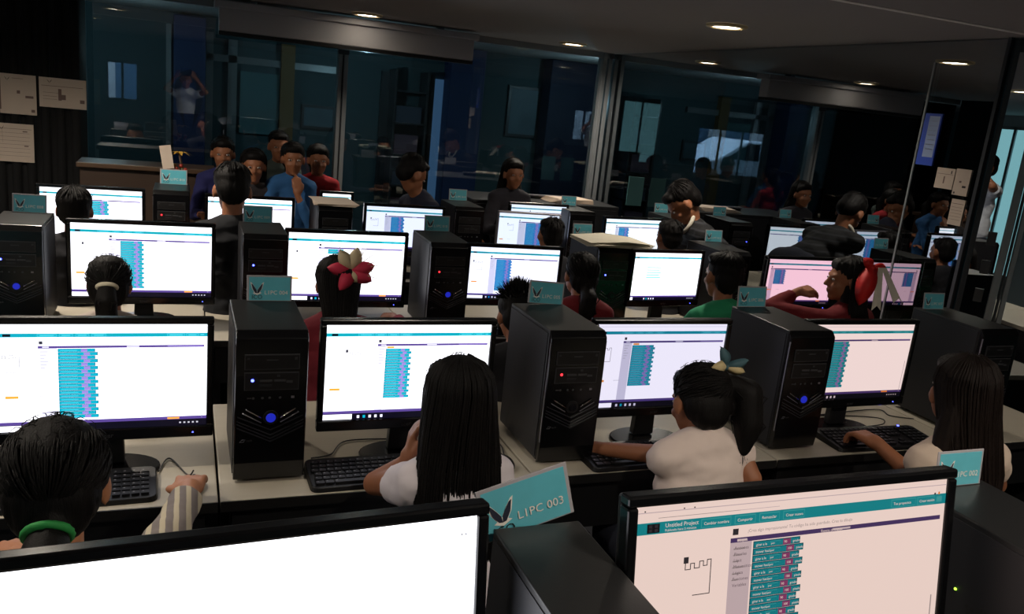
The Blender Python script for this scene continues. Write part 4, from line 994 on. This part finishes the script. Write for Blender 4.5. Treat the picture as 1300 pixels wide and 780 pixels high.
person('child with spiky black hair behind the tower, only the top of the head showing', (hk.x, hk.y, hk.z), s=.85, shirt=(30, 30, 36), hair='spiky', voxel=.008, hpitch=-.3)
hk = aty(736, 350, 3.1)
person('dark-haired child in red sweater beside the blue-block monitor, ear showing', (hk.x, hk.y, hk.z), s=.82, shirt=(110, 14, 24), sleeve='long', hair='lowtail', hairlen=.2, voxel=.008)
hk = aty(917, 352, 2.98)
person('boy with short hair in green shirt, both ears visible', (hk.x, hk.y, hk.z), s=.92, shirt=(40, 150, 105), sleeve='short', hair='short', voxel=.007)
def ex_k9(r, H, RH, base, s, tie, so, ho):
    q = MB(); a = mat('ribbon_red', (205, 22, 22), .6); b = mat('ribbon_white', (232, 226, 212), .6)
    c = H(-.055, -.075, .085)-base+V((0, -.02, 0))
    leafloop(q, c+V((.0, 0, .01)), (-.32, -.15, -1), (-1, -1, 0), .185, .085, a, .012); leafloop(q, c, (.75, -.1, .12), (0, -1, 0), .07, .05, a); leafloop(q, c, (-.5, .3, .6), (0, -1, 0), .06, .05, a)
    q.ell(c, (.02, .02, .02), a)
    q.build('hair_ribbon', r)['label'] = 'red satin hair ribbon'
    q = MB()
    for dx, ll, x0_ in ((.0, .165, .026), (.10, .13, .045)):
        p = c+V((x0_, -.028, .01)); e = c+V((x0_+dx, -.05, -ll)); sd = V((.026, 0, 0)); q.prism([p-sd*.5, e-sd+V((0, 0, -.014)), e+V((0, 0, .008)), e+sd+V((0, 0, -.014)), p+sd*.5], (0, .003, 0), b)
    q.build('ribbon_tail', r)['label'] = 'white ribbon tails'
hk = aty(1074, 356, 2.88); wr_ = aty(1030, 366, 2.95); el = aty(985, 392, 2.9)
person('girl in dark red sweater with red and white ribbon, hand raised to her chin', (hk.x, hk.y, hk.z), s=.88, yaw=.25, hyaw=.95, shirt=(105, 12, 22), sleeve='long', hair='long', hairlen=.34, extras=ex_k9, voxel=.006,
       arms={-1: dict(el=(el.x, el.y+.06, el.z-.02), wr=(aty(1012, 371, 2.98).x, 2.98, aty(1012, 371, 2.98).z), hd=(1, -.15, .28), hn=(0, -.3, 1), curl=.75)})
# --- last row
def seated(u, v, y, label, **k):
    h_ = aty(u, v, y); return person(label, (h_.x, h_.y, h_.z), **k)
seated(95, 268, 4.05, 'child seen only as a dark round head before the far left monitor', s=.88, shirt=(20, 20, 26), hair='short', voxel=.01)
seated(295, 243, 3.95, 'tall dark silhouette of a child with bare neck in the last row', s=1.0, shirt=(18, 20, 26), hair='short', voxel=.009, hpitch=-.3)
seated(698, 300, 4.1, 'child with small dark head before the silver-framed monitor', s=.84, shirt=(20, 20, 28), hair='short', voxel=.01)
seated(523, 222, 5.05, 'person in dark navy jacket bending between the last-row monitors', s=1.0, shirt=(22, 26, 48), sleeve='long', hair='short', voxel=.01, hpitch=-.5, neckf=-.12, yaw=-1.2)
seated(848, 302, 3.95, 'child with small dark head directly before the bending man', s=.82, shirt=(18, 18, 24), hair='short', voxel=.01)
# --- bending man
strp = bands('striped_sweater', (11, 12, 16), (40, 42, 48), 'Z', 9, .8)
hd_ = aty(868, 258, 4.12)
def ex_man(r, H, RH, base, s, tie, so, ho):
    torus(person.nb+V((-.03, -.0, .028)), RH @ V((0, .3, 1)), .056, .012, mat('white_collar', (196, 190, 176), .8), base, r, 'collar', 'white shirt collar')
person('man in dark striped sweater bending down over the last row, white collar', (hd_.x, hd_.y, hd_.z), s=1.02, yaw=1.25, hpitch=-.85, standing=True, pelvis=(hd_.x+.36, hd_.y+.02, .99), shw=.15, shirt_m=strp, sleeve='long', hair='short', seat=False, group=None, extras=ex_man, voxel=.008,
       arms={-1: dict(el=(hd_.x+.10, hd_.y+.22, 1.05), wr=(hd_.x-.04, hd_.y+.36, .80)), 1: dict(el=(hd_.x+.12, hd_.y-.22, 1.02), wr=(hd_.x+.02, hd_.y-.17, .80))}, neckf=.03)
# --- added figures behind the last row, standing in for children mirrored in the glass
for u, v, y, lb, sh_, hr in ((372, 203, 5.30, 'stand-in for mirrored child in blue sweater facing the camera, chin on hand', (38, 88, 140), 'tail'), (354, 187, 5.85, 'stand-in for mirrored child with short hair facing camera above the blue sweater child', (60, 70, 66), 'short'),
                             (404, 204, 5.62, 'stand-in for mirrored child in red top facing the camera beside the aluminium post', (150, 24, 34), 'tail'), (322, 212, 5.3, 'stand-in for mirrored long-haired child facing camera left of the blue sweater child', (40, 36, 40), 'long'), (283, 196, 5.5, 'stand-in for mirrored child in indigo top facing camera at the wooden counter', (34, 36, 90), 'tail'), (652, 222, 5.3, 'stand-in for mirrored child facing camera right of upper centre with yellowish sleeves', (44, 42, 50), 'long')):
    h_ = aty(u, v, y); a_ = {}
    if u == 372: a_ = {-1: dict(el=(h_.x+.12, h_.y-.12, .9), wr=(h_.x+.02, h_.y-.12, h_.z-.2), hd=(-.1, .1, 1), hn=(0, -1, 0))}
    person(lb, (h_.x, h_.y, h_.z), s=.86, yaw=math.pi, shirt=sh_, shw=.125, sleeve='long', hair=hr, hairlen=.25, voxel=.009, arms=a_, group='stand-ins for mirrored children')
# --- the photographer, seen mirrored in the glass door
ph = MB(); ph.box(-.075, -.050, 1.745, .075, -.041, 1.825, BLACKG); tag(ph.build('phone', bevel=.004), 'dark phone held up by the photographer, seen mirrored in the door glass', 'phone')
person('person in white shirt and dark tie holding up a phone, mirrored in the right glass', (0, -.36, 1.66), s=1.02, standing=True, pelvis=(0, -.42, .95), shirt=(214, 216, 222), sleeve='short', hair='short', seat=False, group=None, voxel=.008,
       arms={1: dict(el=(.27, -.22, 1.52), wr=(.125, -.115, 1.71), hd=(-.5, .5, .6), hn=(.5, .3, -.2)), -1: dict(el=(-.27, -.22, 1.52), wr=(-.125, -.115, 1.71), hd=(.5, .5, .6), hn=(-.5, .3, -.2))})
# ------------------------------------------------------------------ parked car outside the left rear window
cx, cy = -6.95, -4.9
r = empty('parked_car', (cx, cy, 0), 0, 'white parked car outside the street window, seen only as mirror image', 'car')
q = MB(); CW = mat('car_white', (225, 230, 235), .25, coat=.5); prof = [(-2, .35), (-2.05, .8), (-1.9, .98), (-1.3, 1.05), (-.7, 1.5), (.9, 1.52), (1.7, 1.05), (2.05, .95), (2.1, .4)]
q.prism([(a, -.8, b) for a, b in prof], (0, 1.6, 0), CW); q.build('body', r, bevel=.05)
q = MB(); q.prism([(-1.15, .801, 1.05), (-.65, .801, 1.43), (.85, .801, 1.45), (1.5, .801, 1.05)], (0, .01, 0), mat('car_glass', (20, 28, 36), .1)); q.build('side_window', r)
for x in (-1.3, 1.35):
    q = MB(); q.disc((x, .72, .33), (0, 1, 0), .33, .33, .12, BLACK); q.disc((x, .84, .33), (0, 1, 0), .2, .2, .01, SILVER); q.build('wheel', r)
q = MB(); q.box(1.95, .72, .8, 2.08, .815, 1.0, mat('tail_light', (190, 20, 20), .3)); q.build('tail_light', r)
